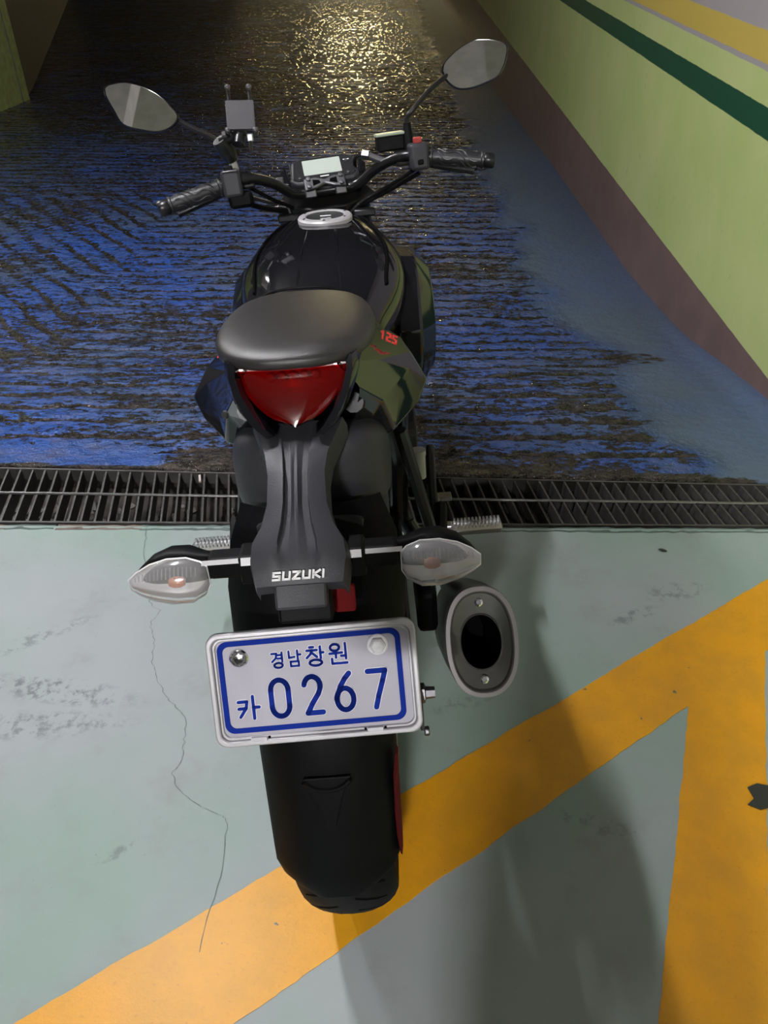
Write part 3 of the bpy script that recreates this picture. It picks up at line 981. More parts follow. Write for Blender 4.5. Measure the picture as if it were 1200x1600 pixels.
m = ring_prism(rrect(0.1095, 0.0615, 0.013, 8), rrect(0.1035, 0.0555, 0.010, 8), PC - PN * 0.003, 0.009)
m.build('plate_frame', 'plate_silver', plate, bevel=0.0018, segs=3)
m = ring_prism(rrect(0.1035, 0.0555, 0.010, 8), rrect(0.1005, 0.0525, 0.009, 8), PC - PN * 0.001, 0.0035)
m.build('plate_frame', 'plate_silver', plate, bevel=0.001)
m = ring_prism(rrect(0.0962, 0.0500, 0.0105, 8), rrect(0.0905, 0.0445, 0.007, 8), PC + PV * 0.0015 + PU * -0.003, 0.0009)
m.build('border', 'plate_blue', plate, smooth=False)
def arc(cx, cy, rx, ry, a0, a1, n=16):
    return [(cx + rx * math.cos(rad(a0 + (a1 - a0) * k / n)), cy + ry * math.sin(rad(a0 + (a1 - a0) * k / n))) for k in range(n + 1)]
def plate_char(name, lines, x0, x1, y0, y1, w):
    h = w / 2
    f = [[(x0 + h + a * (x1 - x0 - w), y0 + h + b_ * (y1 - y0 - w)) for a, b_ in ln] for ln in lines]
    o = MB().strokes(f, w, PC, PU, PV, 0.0012).build(name, 'plate_blue', plate, smooth=False)
    # pressed white edge around the stroke
    MB().strokes(f, w * 1.0 + 0.0012, PC, PU, PV, 0.0006).build('embossing', 'white_cap', plate, smooth=False)
    return o
D0 = [arc(.5, .72, .5, .28, 0, 180) + arc(.5, .28, .5, .28, 180, 360) + [(1.0, .72)]]
D2 = [arc(.5, .74, .46, .26, 170, -20) + [(.82, .52), (.45, .27), (.12, .0), (1.0, .0)]]
D6 = [[(.82, 1.0), (.55, .86), (.28, .66), (.08, .42)] + arc(.5, .30, .48, .30, 165, 180), arc(.5, .30, .48, .30, 0, 360, 24)]
D7 = [[(0, 1.0), (1.0, 1.0), (.82, .72), (.52, .30), (.34, .0)]]
DW, DS = 0.0240, 0.0056
for lines, cx, cy in ((D0, -0.0382, -0.0137), (D2, -0.0035, -0.0130), (D6, 0.0302, -0.0128), (D7, 0.0650, -0.0127)):
    plate_char('digit', lines, cx - DW / 2, cx + DW / 2, cy - 0.0225, cy + 0.0225, DS)
plate_char('hangul_character', [[(0, .78), (.42, .78), (.36, .48), (.05, .10)], [(0, .47), (.36, .48)], [(.72, 1), (.72, 0)], [(.72, .50), (1, .50)]], -0.0845, -0.0595, -0.0350, -0.0075, 0.0034)
plate_char('hangul_character', [[(.02, .95), (.42, .95), (.36, .65), (.03, .42)], [(.86, 1), (.86, .40)], [(.5, .84), (.86, .84)], [(.5, .62), (.86, .62)], arc(.52, .16, .34, .16, 0, 360, 20)], -0.0440, -0.0288, 0.0180, 0.0365, 0.0023)
plate_char('hangul_character', [[(.05, .98), (.05, .56), (.5, .60)], [(.75, 1), (.75, .42)], [(.75, .73), (1, .73)], [(.15, .30), (.80, .30), (.80, 0), (.15, 0), (.15, .30)]], -0.0262, -0.0110, 0.0185, 0.0372, 0.0023)
plate_char('hangul_character', [[(.20, 1), (.42, 1)], [(.02, .83), (.62, .83)], [(.32, .83), (.22, .62), (.0, .44)], [(.32, .70), (.60, .46)], [(.82, 1), (.82, .38)], [(.82, .68), (1, .68)], arc(.50, .155, .36, .155, 0, 360, 20)], -0.0072, 0.0133, 0.0168, 0.0395, 0.0027)
plate_char('hangul_character', [arc(.32, .82, .26, .17, 0, 360, 20), [(0, .52), (.72, .54)], [(.36, .52), (.36, .30)], [(.93, 1), (.93, .22)], [(.66, .37), (.93, .37)], [(.12, .25), (.12, 0), (.98, 0)]], 0.0168, 0.0377, 0.0172, 0.0408, 0.0027)
# bolts and slots
c = PC + PU * -0.0767 + PV * 0.0332
m = MB().lathe([(0, 0), (0.0100, 0), (0.0100, .002), (0.0085, .0035), (0.0075, .0015), (0.0055, .0015), (0.0048, .004), (0, .0045)], c, PN, 24)
for k in range(6):
    a = 2 * math.pi * k / 6
    m.tube([c + PN * 0.001 + (PU * math.cos(a) + PV * math.sin(a)) * 0.0068, c + PN * 0.004 + (PU * math.cos(a) + PV * math.sin(a)) * 0.0068], 0.0017, 8)
tag(m.build('bolt', 'chrome', plate), 'chrome seal bolt')
c = PC + PU * 0.0691 + PV * 0.0352
m = MB().lathe([(0, 0), (0.0115, 0), (0.0112, .0022), (0.0098, .003), (0, .003)], c, PN, 28)
m.lathe([(0.0088, .002), (0.0088, .0085), (0.0062, .0105), (0, .0112)], c, PN, 6)
tag(m.build('bolt', 'white_cap', plate, smooth=False, bevel=0.0006), 'white hexagonal cap bolt')
for x in (-0.064, 0.059):
    MB().prism(rrect(0.0085, 0.0018, 0.0015), PC + PU * x + PV * -0.0545 + PN * 0.002, PU, PV, 0.004).build('tab', 'plate_silver', plate, smooth=False)
    for e in ((0.0105, -0.0105) if x > 0 else (0.0105,)):
        MB().prism(rrect(0.0013, 0.0015, 0.0004), PC + PU * (x + e) + PV * -0.0545 + PN * 0.0022, PU, PV, 0.001).build('slot', 'soot_gap_black', plate, smooth=False)

# ---- tail light
rows = []
def bez(p, q, t): return p + (q - p) * t
NZ = 10
for i in range(NZ + 1):
    t = i / NZ
    z = 0.857 - 0.053 * t
    y = -0.172 - 0.046 * t + 0.012 * t * t
    hw = 0.060 * (1 - t ** 4.0) ** 0.5 * (1 - 0.52 * t) + 0.004
    rows.append([(hw * k, y - 0.010 * (1 - abs(k) ** 2.5) * (1 - 0.5 * t), z) for k in np.linspace(-1, 1, 15)])
tl = MB().grid(rows).build('tail_light', 'red_lens', bike)
rows2 = []
for i in range(NZ + 1):
    t = i / NZ
    z = 0.857 - 0.053 * t
    y = -0.172 - 0.046 * t + 0.012 * t * t
    hw = 0.060 * (1 - t ** 4.0) ** 0.5 * (1 - 0.52 * t) + 0.003
    rows2.append([(hw * k, y + 0.004 + 0.028 * (1 - abs(k) ** 2) * (1 - (2 * t - 1) ** 2), z) for k in np.linspace(-1, 1, 13)])
MB().grid(rows2).build('reflector', 'reflector_chrome', tl, smooth=False)
m = MB()
for k in range(5):
    m.lathe([(0, 0), (0.006, 0), (0.004, 0.006), (0, 0.007)], (-0.024 + 0.012 * k, -0.168, 0.846), (0, -0.8, 0.2), 8)
m.build('light_element', 'reflector_chrome', tl)
# black edging of the tail light
for s in (-1, 1):
    rows = []
    for (x, y, z, w) in ((0.058, -0.176, 0.868, 0.012), (0.058, -0.190, 0.856, 0.012), (0.052, -0.203, 0.839, 0.013), (0.042, -0.213, 0.822, 0.014), (0.031, -0.219, 0.808, 0.014), (0.022, -0.220, 0.799, 0.014)):
        rows.append([(s * (x - 0.002), y + 0.030, z - 0.002), (s * x, y, z), (s * (x + w * 0.55), y - 0.003, z), (s * (x + w), y + 0.008, z + 0.001), (s * (x + w * 1.35), y + 0.050, z + 0.002)])
    MB().grid(rows, 0.002, (0, -1, 0)).build('tail_edge', 'gloss_black', bike, angle=28)

# ---- side cowls with 125
def cowl(s):
    V = lambda x, y, z: Vector((s * x, y, z))
    pts = [V(0.048, -0.182, 0.860), V(0.078, 0.030, 0.840), V(0.107, 0.092, 0.815), V(0.128, 0.080, 0.803), V(0.136, 0.028, 0.800), V(0.091, -0.062, 0.822),
           V(0.131, -0.012, 0.790), V(0.154, 0.000, 0.771), V(0.140, -0.020, 0.747), V(0.106, -0.070, 0.733), V(0.093, -0.100, 0.784), V(0.070, -0.162, 0.826),
           V(0.118, 0.17, 0.765), V(0.135, 0.12, 0.735), V(0.06, 0.12, 0.70), V(0.05, -0.06, 0.70), V(0.115, -0.045, 0.770)]
    f = [(0, 5, 1), (5, 4, 2, 1), (4, 3, 2), (0, 11, 10, 5), (5, 10, 16, 6), (5, 6, 4), (4, 6, 7), (6, 16, 8, 7), (16, 10, 9), (16, 9, 8), (2, 3, 12), (3, 4, 7, 12), (7, 13, 12), (7, 8, 13), (8, 9, 14, 13), (9, 15, 14), (10, 15, 9), (11, 15, 10), (12, 13, 14), (1, 2, 12, 14)]
    o = MB().add(pts, f).build('side_cowl', 'gloss_black', bike, smooth=True, bevel=0.004, segs=3, angle=18)
    # numerals on the upper facet
    n = (pts[2] - pts[5]).cross(pts[1] - pts[5]).normalized()
    if n.z < 0: n = -n
    c = pts[5] * 0.38 + pts[2] * 0.36 + pts[1] * 0.14 + pts[4] * 0.12 + n * 0.0050
    nn = (n + Vector((0, -0.45, 0.25))).normalized()
    n = nn
    u = Vector((1, -0.02 * s, 0)); u = (u - n * u.dot(n)).normalized()
    v = n.cross(u)
    letter_line(o, '125', c + n * 0.004, u, v, 0.017, 0.0075, 0.0013, 0.0028, 'red_print', 0.0008, 0.15, 'numeral')
    return o
cowl(-1)
cowl(1)
# small fastener on the left cowl
MB().lathe([(0, 0), (0.005, 0), (0.004, 0.003), (0, 0.003)], (-0.086, -0.135, 0.795), (-0.5, -0.8, 0.2), 12).build('fastener', 'grey_metal', bike)

# ---- seats
m = MB()
rings = []
for (y, hw, zt, zb, zw) in ((0.052, 0.062, 0.880, 0.848, 0.864), (0.046, 0.072, 0.887, 0.846, 0.864), (0.02, 0.085, 0.893, 0.844, 0.865), (-0.03, 0.092, 0.894, 0.845, 0.866), (-0.08, 0.093, 0.893, 0.847, 0.867),
                            (-0.12, 0.089, 0.890, 0.850, 0.868), (-0.155, 0.079, 0.886, 0.854, 0.868), (-0.18, 0.062, 0.882, 0.857, 0.868), (-0.195, 0.038, 0.877, 0.861, 0.868), (-0.200, 0.015, 0.872, 0.865, 0.868)):
    rings.append([(x, y, z) for x, z in section(hw, zt, zb, zw, 2.5, 3.0, 28)])
pil = m.rings(rings).build('pillion_seat', 'seat_vinyl', bike, sub=1)
seam = [(x, 0.040 - 0.05 * abs(x / 0.083) ** 3, 0.8915 - 0.026 * abs(x / 0.083) ** 3.0) for x in np.linspace(-0.081, 0.081, 25)]
MB().tube(seam, 0.0017, 6).build('seam', 'dark_plastic', pil)
m = MB()
rings = []
for (y, hw, zt, zb) in ((0.07, 0.085, 0.86, 0.79), (0.12, 0.100, 0.835, 0.78), (0.2, 0.105, 0.80, 0.75), (0.3, 0.095, 0.785, 0.73), (0.38, 0.075, 0.785, 0.73)):
    rings.append([(x, y, z) for x, z in section(hw, zt, zb, (zt + zb) / 2, 3.0, 3.0, 24)])
m.rings(rings).build('rider_seat', 'seat_vinyl', bike, sub=1)
# tail core under the seat
m = MB()
rings = []
for (y, hw, zt, zb) in ((0.10, 0.080, 0.80, 0.70), (0.0, 0.084, 0.838, 0.72), (-0.10, 0.076, 0.848, 0.75), (-0.125, 0.060, 0.850, 0.775), (-0.14, 0.050, 0.848, 0.79)):
    rings.append([(x, y, z) for x, z in section(hw, zt, zb, (zt + zb) / 2, 4.0, 3.0, 24)])
m.rings(rings).build('tail_frame', 'dark_plastic', bike)

# ---- fuel tank
def tank_rings(g=0.0, x_only=1.0):
    out = []
    for (y, hw, zt, zb, zw) in ((0.875, 0.060, 0.845, 0.70, 0.78), (0.85, 0.085, 0.868, 0.69, 0.79), (0.80, 0.108, 0.884, 0.68, 0.795), (0.72, 0.132, 0.886, 0.67, 0.80), (0.63, 0.150, 0.879, 0.66, 0.80),
                                (0.54, 0.158, 0.868, 0.66, 0.79), (0.46, 0.150, 0.852, 0.66, 0.775), (0.39, 0.128, 0.832, 0.67, 0.76), (0.33, 0.105, 0.810, 0.68, 0.75), (0.28, 0.09, 0.795, 0.69, 0.745)):
        out.append([(x, y, z) for x, z in section(hw + g, zt + g, zb, zw, 2.25, 2.3, 36)])
    return out
tank = MB().rings(tank_rings()).build('fuel_tank', 'gloss_black', bike, sub=1)
# side covers and the dark joints between them and the centre panel
def tank_surf(x, y):
    ys = [0.28, 0.33, 0.39, 0.46, 0.54, 0.63, 0.72, 0.80, 0.85, 0.875]
    hw = np.interp(y, ys, [0.09, 0.105, 0.128, 0.150, 0.158, 0.150, 0.132, 0.108, 0.085, 0.06])
    zt = np.interp(y, ys, [0.795, 0.810, 0.832, 0.852, 0.868, 0.879, 0.886, 0.884, 0.868, 0.845])
    zw = np.interp(y, ys, [0.745, 0.75, 0.76, 0.775, 0.79, 0.80, 0.80, 0.795, 0.79, 0.78])
    q = min(abs(x) / hw, 0.999)
    return zw + (zt - zw) * (1 - q ** 2.25) ** (1 / 2.25)
for s in (-1, 1):
    pth = []
    for t in np.linspace(0, 1, 30):
        y = 0.83 - 0.42 * t
        x = s * (0.070 + 0.052 * math.sin(min(1.0, t * 1.05) * math.pi * 0.62) ** 1.5)
        pth.append((x, y, tank_surf(x, y) + 0.0005))
    MB().tube(pth, 0.003, 6).build('panel_joint', 'soot_gap_black', tank)
    pth = [(s * 0.028 * (1 + 0.3 * t), 0.60 - 0.25 * t, tank_surf(0.028 * (1 + .3 * t), 0.60 - 0.25 * t) - 0.0012) for t in np.linspace(0, 1, 14)]
    MB().tube(pth, 0.0022, 6).build('crease', 'gloss_black', tank)
# filler cap
CC, CN = Vector((0.006, 0.680, 0.8850)), Vector((0, -0.085, 0.996))
cap = MB().lathe([(0.0, 0.004), (0.036, 0.004), (0.037, 0.002), (0.037, -0.004)], CC, CN, 40).build('filler_cap', 'meter_face', bike)
MB().lathe([(0.0385, -0.004), (0.0385, 0.004), (0.041, 0.0055), (0.052, 0.0045), (0.055, 0.001), (0.055, -0.006)], CC, CN, 48, closed=True).build('cap_ring', 'ring_silver', cap)
MB().box(CC + CN * 0.0055 + Vector((0.002, -0.012, 0)), (0.022, 0.003, 0.002)).build('key_slot', 'aluminium', cap, smooth=False)
m = MB()
for k in range(6):
    a = 2 * math.pi * (k + .5) / 6
    u = Vector((1, 0, 0)); v = CN.cross(u)
    m.lathe([(0, 0), (0.003, 0), (0.0025, 0.0012), (0, 0.0015)], CC + CN * 0.005 + (u * math.cos(a) + v * math.sin(a)) * 0.0465, CN, 8)
m.build('cap_screws', 'chrome', cap)

# ---- shrouds, frame, engine
def shroud(s):
    outer = [(0.47, 0.70), (0.53, 0.775), (0.62, 0.812), (0.80, 0.80), (0.90, 0.72), (0.86, 0.62), (0.72, 0.555), (0.56, 0.56), (0.49, 0.63)]
    c = (0.68, 0.69)
    q = 1.0 if s > 0 else 0.90
    r0 = [Vector((s * 0.135, y, z)) for y, z in outer]
    r1 = [Vector((s * q * 0.178, c[0] + (y - c[0]) * 0.98, c[1] + (z - c[1]) * 0.97)) for y, z in outer]
    r2_ = [Vector((s * q * 0.208, c[0] + (y - c[0]) * 0.72, c[1] + (z - c[1]) * 0.72)) for y, z in outer]
    r3 = [Vector((s * q * 0.214, c[0] + (y - c[0]) * 0.35, c[1] + (z - c[1]) * 0.35)) for y, z in outer]
    return MB().rings([r0, r1, r2_, r3]).build('tank_shroud', 'gloss_black', bike, bevel=0.004, angle=25)
shroud(-1)
shroud(1)
m = MB().box((0, 0.66, 0.46), (0.26, 0.30, 0.20))
for k in range(7):
    m.box((0, 0.80, 0.53 + 0.022 * k), (0.19, 0.17, 0.008))
m.box((0, 0.80, 0.60), (0.15, 0.13, 0.18))
m.lathe([(0, 0), (0.085, 0), (0.08, 0.03), (0, 0.035)], (0.13, 0.62, 0.44), (1, 0, 0), 32)
m.lathe([(0, 0), (0.075, 0), (0.07, 0.03), (0, 0.035)], (-0.13, 0.62, 0.44), (-1, 0, 0), 32)
m.build('engine', 'engine_metal', bike, smooth=False, bevel=0.006)
m = MB()
for s in (-1, 1):
    m.tube(spline([(s * 0.05, 0.93, 0.80), (s * 0.125, 0.80, 0.68), (s * 0.14, 0.55, 0.66), (s * 0.12, 0.42, 0.52), (s * 0.11, 0.40, 0.34)], 6), 0.018, 10)
    m.tube(spline([(s * 0.12, 0.50, 0.64), (s * 0.10, 0.25, 0.70), (s * 0.08, 0.0, 0.76), (s * 0.06, -0.14, 0.80)], 6), 0.012, 10)
    m.tube([(s * 0.115, 0.42, 0.45), (s * 0.10, 0.08, 0.70)], 0.010, 8)
m.build('frame', 'black_metal', bike)
MB().box((0, 0.20, 0.60), (0.15, 0.24, 0.18)).build('air_box', 'dark_plastic', bike, smooth=False, bevel=0.01)
m = MB().tube([(0, 0.30, 0.40), (0, 0.22, 0.66)], 0.02, 10)
pts = [(0.032 * math.cos(t), 0.30 - 0.08 * (t / 40) - 0.0, 0.42 + 0.22 * (t / 40) + 0.01 * math.sin(t)) for t in np.linspace(0, 40, 120)]
m.tube(pts, 0.005, 6)
m.build('rear_shock', 'black_metal', bike)
# side panels below the seat
for s in (-1, 1):
    m = MB().prism([(0.16, 0.76), (0.42, 0.72), (0.46, 0.62), (0.36, 0.55), (0.20, 0.60)], (s * 0.118, 0, 0), (0, 1, 0), (0, 0, 1), 0.02, both=True)
    m.build('side_panel', 'gloss_black', bike, smooth=False, bevel=0.006)

# ---- foot pegs and hangers
for s in (-1, 1):
    m = MB().box((s * 0.266, 0.405, 0.300), (0.10, 0.030, 0.012))
    peg = m.build('foot_peg', 'tan_metal' if s < 0 else 'grey_metal', bike, smooth=False, bevel=0.003)
    m = MB().box((s * 0.266, 0.405, 0.3085), (0.102, 0.032, 0.006))
    for k in range(13):
        for r in (-1, 1):
            m.box((s * (0.2225 + k * 0.0075), 0.405 + r * 0.0125, 0.3145), (0.0042, 0.007, 0.008))
    m.build('serrated_top', 'aluminium', peg, smooth=False)
    m = MB().box((s * 0.206, 0.408, 0.304), (0.022, 0.022, 0.022))
    m.build('peg_pivot', 'aluminium', peg, smooth=False, bevel=0.003)
    m = MB().prism([(0.36, 0.28), (0.44, 0.28), (0.46, 0.44), (0.40, 0.50), (0.36, 0.40)], (s * 0.178, 0, 0), (0, 1, 0), (0, 0, 1), 0.016, both=True)
    m.box((s * 0.15, 0.42, 0.42), (0.06, 0.03, 0.03)).box((s * 0.19, 0.41, 0.30), (0.03, 0.03, 0.03))
    m.build('peg_hanger', 'black_metal', bike, smooth=False, bevel=0.004)
    # passenger footrest hanger and folded peg
    m = MB().tube([(s * 0.115, 0.10, 0.66), (s * 0.165, 0.16, 0.42)], 0.010, 8).tube([(s * 0.118, 0.30, 0.60), (s * 0.165, 0.17, 0.42)], 0.010, 8)
    m.build('passenger_hanger', 'black_metal', bike)
    MB().tube([(s * 0.172, 0.15, 0.425), (s * 0.182, 0.24, 0.45)], 0.012, 8).build('passenger_peg', 'rubber', bike)
# rear brake pedal and reservoir on the right, side stand on the left
m = MB().tube(spline([(0.185, 0.42, 0.33), (0.20, 0.52, 0.28), (0.205, 0.60, 0.27)], 5), 0.007, 8).box((0.215, 0.605, 0.272), (0.04, 0.03, 0.01))
m.build('brake_pedal', 'grey_metal', bike, bevel=0.002)
MB().lathe([(0, -0.025), (0.013, -0.025), (0.013, 0.02), (0.0145, 0.02), (0.0145, 0.03), (0, 0.03)], (0.150, 0.31, 0.50), (0, 0, 1), 16).build('rear_brake_reservoir', 'pale_boot', bike)
MB().tube(spline([(-0.13, 0.50, 0.30), (-0.20, 0.47, 0.18), (-0.26, 0.44, 0.072)], 5), 0.011, 10).box((-0.268, 0.44, 0.068), (0.05, 0.04, 0.008)).build('side_stand', 'black_metal', bike)

# ---- exhaust
MC, MU, MV = Vector((0.205, -0.12, 0.430)), Vector((1, 0, 0)), Vector((0, 0.52, 0.854)).normalized()
MN = MU.cross(MV)
def orow(hw, hh, d, e=2.35, n=48, dv=0.0):
    return [MC + MU * a + MV * (b_ + dv) + MN * d for a, b_ in oval(hw, hh, e, n)]
mf = MB().rings([orow(0.0500, 0.0765, -0.03), orow(0.052, 0.078, -0.12), orow(0.052, 0.076, -0.26), orow(0.045, 0.062, -0.33), orow(0.02, 0.025, -0.38)], caps=False).build('muffler', 'black_metal', bike)
MB().rings([orow(0.0500, 0.0765, -0.03), orow(0.0506, 0.0772, -0.005), orow(0.0495, 0.0760, 0.004), orow(0.0440, 0.0700, 0.0055), orow(0.0425, 0.0685, 0.002)], caps=False).build('end_rim', 'steel_rim', mf)
MB().rings([orow(0.0425, 0.0685, 0.002), orow(0.0405, 0.0660, -0.004), orow(0.0300, 0.0400, -0.012, 2.2, 48, -0.002), orow(0.0290, 0.0385, -0.010, 2.1, 48, -0.002), orow(0.0280, 0.0375, -0.011, 2.1, 48, -0.002)], caps=False).build('end_plate', 'muffler_plate', mf)
MB().rings([orow(0.0280, 0.0375, -0.011, 2.1, 48, -0.002), orow(0.0265, 0.036, -0.05, 2.1, 48, -0.002), orow(0.02, 0.028, -0.16, 2.1, 48, -0.002), orow(0.001, 0.001, -0.165, 2.1, 48, -0.002)], caps=False).build('outlet', 'soot_gap_black', mf)
for dv in (0.0535, -0.0530):
    m = MB().lathe([(0, 0), (0.0058, 0), (0.0058, 0.004), (0.0035, 0.0048), (0.003, 0.002), (0, 0.002)], MC + MV * dv - MN * 0.008, MN, 16)
    m.build('screw', 'chrome', mf)
MB().tube(spline([MC - MN * 0.36, Vector((0.185, 0.33, 0.26)), Vector((0.12, 0.55, 0.26)), Vector((0.07, 0.80, 0.34)), Vector((0.05, 0.87, 0.52))], 8), 0.018, 12).build('exhaust_pipe', 'black_metal', bike)
m = MB().tube([(0.150, -0.02, 0.470), (0.125, 0.02, 0.53)], 0.010, 8).tube([(0.165, -0.05, 0.50), (0.12, -0.04, 0.585)], 0.0045, 6)
m.build('muffler_bracket', 'black_metal', bike)
m = MB()
m.prism([(-0.055, 0.40), (0.10, 0.40), (0.12, 0.46), (0.02, 0.50), (-0.055, 0.47)], (0.135, 0, 0), (0, 1, 0), (0, 0, 1), 0.03, both=True)
m.build('muffler_guard', 'dark_plastic', bike, smooth=False, bevel=0.008)

# ---- front end
m = MB()
for s in (-1, 1):
    m.tube(STL([(s * 0.085, 0.955, 0.875), (s * 0.085, 1.10, 0.66)]), 0.017, 14)
    m.tube(STL([(s * 0.085, 1.09, 0.675), (s * 0.085, FX.y - 0.01, FX.z - 0.02)]), 0.024, 14)
m.build('fork', 'black_metal', bike)
m = MB().prism([(-0.115, -0.01), (-0.10, 0.03), (0.10, 0.03), (0.115, -0.01), (0.04, -0.045), (-0.04, -0.045)], ST((0, 0.955, 0.873)), SM @ Vector((1, 0, 0)), SM @ Vector((0, 0.92, 0.39)), 0.022)
m.build('top_yoke', 'black_metal', bike, smooth=False, bevel=0.004)
rows = []
m = MB()
rings = []
for a in np.linspace(-1.1, 0.6, 12):
    c = FX + Vector((0, math.cos(a + math.pi / 2) * 0.305, math.sin(a + math.pi / 2) * 0.305))
    rings.append([ST(c + Vector((0.06 * math.cos(t), 0, 0.02 * math.sin(t) - 0.01 * abs(math.cos(t))))) for t in np.linspace(0, math.pi, 9)])
m.rings(rings, caps=False, close=False)
fm = m.build('front_fender', 'gloss_black', bike)
fm.modifiers.new('thick', 'SOLIDIFY').thickness = 0.003
m = MB()
rings = []
for (y, hw, hz) in ((1.02, 0.10, 0.07), (1.08, 0.115, 0.085), (1.14, 0.11, 0.08), (1.19, 0.07, 0.05)):
    rings.append([ST((x, y, 0.80 + z)) for x, z in oval(hw, hz, 3.0, 28)])
m.rings(rings).build('headlight', 'gloss_black', bike)

# handlebar
GE, GI = Vector((0.348, 0.771, 0.936)), Vector((0.222, 0.799, 0.958))
def side(p, s): return Vector((s * p.x, p.y, p.z))
bar = []
for s in (-1, 1):
    pass
path = [side(GE, -1), side(GI, -1), Vector((-0.165, 0.815, 0.965)), Vector((-0.115, 0.865, 0.945)), Vector((-0.075, 0.905, 0.915)), Vector((-0.035, 0.918, 0.910)), Vector((0.035, 0.918, 0.910)), Vector((0.075, 0.905, 0.915)), Vector((0.115, 0.865, 0.945)), Vector((0.165, 0.815, 0.965)), side(GI, 1), side(GE, 1)]
MB().tube(STL(spline(path, 6)), 0.011, 14).build('handlebar', 'black_metal', bike)
for s in (-1, 1):
    g0, g1 = side(GI, s), side(GE, s)
    d = (g1 - g0)
    # grip with spiral ribs
    prof = [(0.0, 0), (0.0195, 0), (0.0195, 0.006), (0.0165, 0.010)] + [(0.0168, 0.012 + 0.0035 * k) for k in range(26)]
    L_ = d.length * 0.86
    pp = [0.0, 0.004, 0.006] + list(np.linspace(0.012, L_ - 0.008, 20)) + [L_ - 0.006, L_ - 0.004, L_]
    rr = [0.0180, 0.0180, 0.0152] + [0.0150 + 0.0010 * math.sin(k / 19 * math.pi) for k in range(20)] + [0.0152, 0.0172, 0.0172]
    dn = d.normalized()
    grip = MB().tube(STL([g0 + dn * t for t in pp]), rr, 18).build('grip', 'grip_rubber', bike)
    m = MB()
    ref = dn.cross(Vector((0, 0, 1))).normalized()
    bi = dn.cross(ref)
    for k in range(7):
        ph0 = 2 * math.pi * k / 7
        pth = []
        for q in range(14):
            t = q / 13
            a = ph0 + t * 2.6 + 0.5 * math.sin(t * 9)
            pth.append(ST(g0 + dn * (0.016 + (L_ - 0.030) * t) + (ref * math.cos(a) + bi * math.sin(a)) * 0.0158))
        m.tube(pth, 0.0018, 5)
    m.build('grip_rib', 'grip_rubber', grip)
    e0 = g0 + dn * (L_ + 0.001)
    MB().tube(STL([e0, e0 + dn * 0.003, e0 + dn * 0.018, e0 + dn * 0.022]), [0.0145, 0.0160, 0.0160, 0.0135], 18).build('bar_end', 'black_metal', bike)
    # switch housing
    h0 = g0 - dn * 0.006
    rot = SM @ Matrix(((dn.x, -dn.y, 0), (dn.y, dn.x, 0), (dn.z, 0, 1))).to_3x3()
    m = MB().box(ST(h0 - dn * 0.020 + Vector((0, -0.006, 0.0))), (0.040, 0.045, 0.052), SM)
    hs = m.build('switch_housing', 'matte_plastic', bike, bevel=0.007, segs=3)
    if s > 0:
        MB().box(ST(h0 - dn * 0.020 + Vector((0.0, -0.010, 0.031))), (0.017, 0.014, 0.012), SM).build('kill_switch', 'kill_red', hs, bevel=0.002)
        MB().box(ST(h0 - dn * 0.020 + Vector((0.0, -0.030, -0.010))), (0.012, 0.006, 0.010), SM).build('starter_button', 'dark_plastic', hs, bevel=0.002)
    else:
        MB().box(ST(h0 - dn * 0.018 + Vector((0.0, -0.014, 0.029))), (0.018, 0.018, 0.010), SM).build('switch', 'dark_plastic', hs, bevel=0.002)
        MB().box(ST(h0 - dn * 0.014 + Vector((0.006, -0.008, 0.0255))), (0.030, 0.042, 0.003), SM).build('housing_trim', 'grey_metal', hs, bevel=0.001)
        MB().box(ST(h0 - dn * 0.020 + Vector((0.012, -0.004, -0.034))), (0.052, 0.034, 0.032), SM).build('lower_housing', 'dark_plastic', hs, bevel=0.008)
    # lever and perch
    pv = Vector((s * 0.165, 0.850, 0.955))
    m = MB().box(ST((s * 0.168, 0.832, 0.960)), (0.034, 0.036, 0.030), SM)
    m.build('lever_perch', 'black_metal', bike, smooth=False, bevel=0.005)
    MB().tube(STL(spline([pv, Vector((s * 0.20, 0.868, 0.945)), Vector((s * 0.26, 0.862, 0.928)), Vector((s * 0.325, 0.842, 0.912))], 6)), [0.008] * 6 + [0.006] * 12 + [0.007], 8).build('lever', 'black_metal', bike)

# bar clamps, instrument panel
m = MB()
for s in (-1, 1):
    m.box(ST((s * 0.034, 0.918, 0.915)), (0.026, 0.040, 0.030), SM)
m.prism([(-0.046, -0.018), (-0.046, 0.014), (-0.02, 0.016), (0, 0.008), (0.02, 0.016), (0.046, 0.014), (0.046, -0.018), (0.02, -0.014), (0, -0.004), (-0.02, -0.014)], ST((0, 0.897, 0.926)), SM @ Vector((1, 0, 0)), SM @ Vector((0, 0.75, 0.66)), 0.008)
bc = m.build('bar_clamp', 'grey_metal', bike, smooth=False, bevel=0.003)
for s in (-1, 1):
    for v in (-0.011, 0.010):
        m = MB().lathe([(0, 0), (0.005, 0), (0.005, 0.004), (0, 0.0045)], ST((s * 0.036, 0.897 + v * .75, 0.926 + v * .66)) + SM @ Vector((0, -0.66, 0.75)) * 0.008, SM @ Vector((0, -0.66, 0.75)), 10)
        m.build('clamp_bolt', 'grey_metal', bc)
for s in (-1, 1):
    MB().prism([(s * 0.010, -0.003), (s * 0.027, -0.009), (s * 0.027, 0.008), (s * 0.012, 0.005)][::s], ST((0, 0.897, 0.926)) + SM @ Vector((0, -0.66, 0.75)) * 0.0078, SM @ Vector((1, 0, 0)), SM @ Vector((0, 0.75, 0.66)), 0.0008).build('clamp_opening', 'soot_gap_black', bc, smooth=False)  # flat black plates painting the shade inside the clamp's holes
IC = Vector((0.003, 0.9445, 0.955))
IU, IV = SM @ Vector((1, 0, 0)), SM @ Vector((0, 0.83, 0.555)).normalized()
IN = IU.cross(IV)
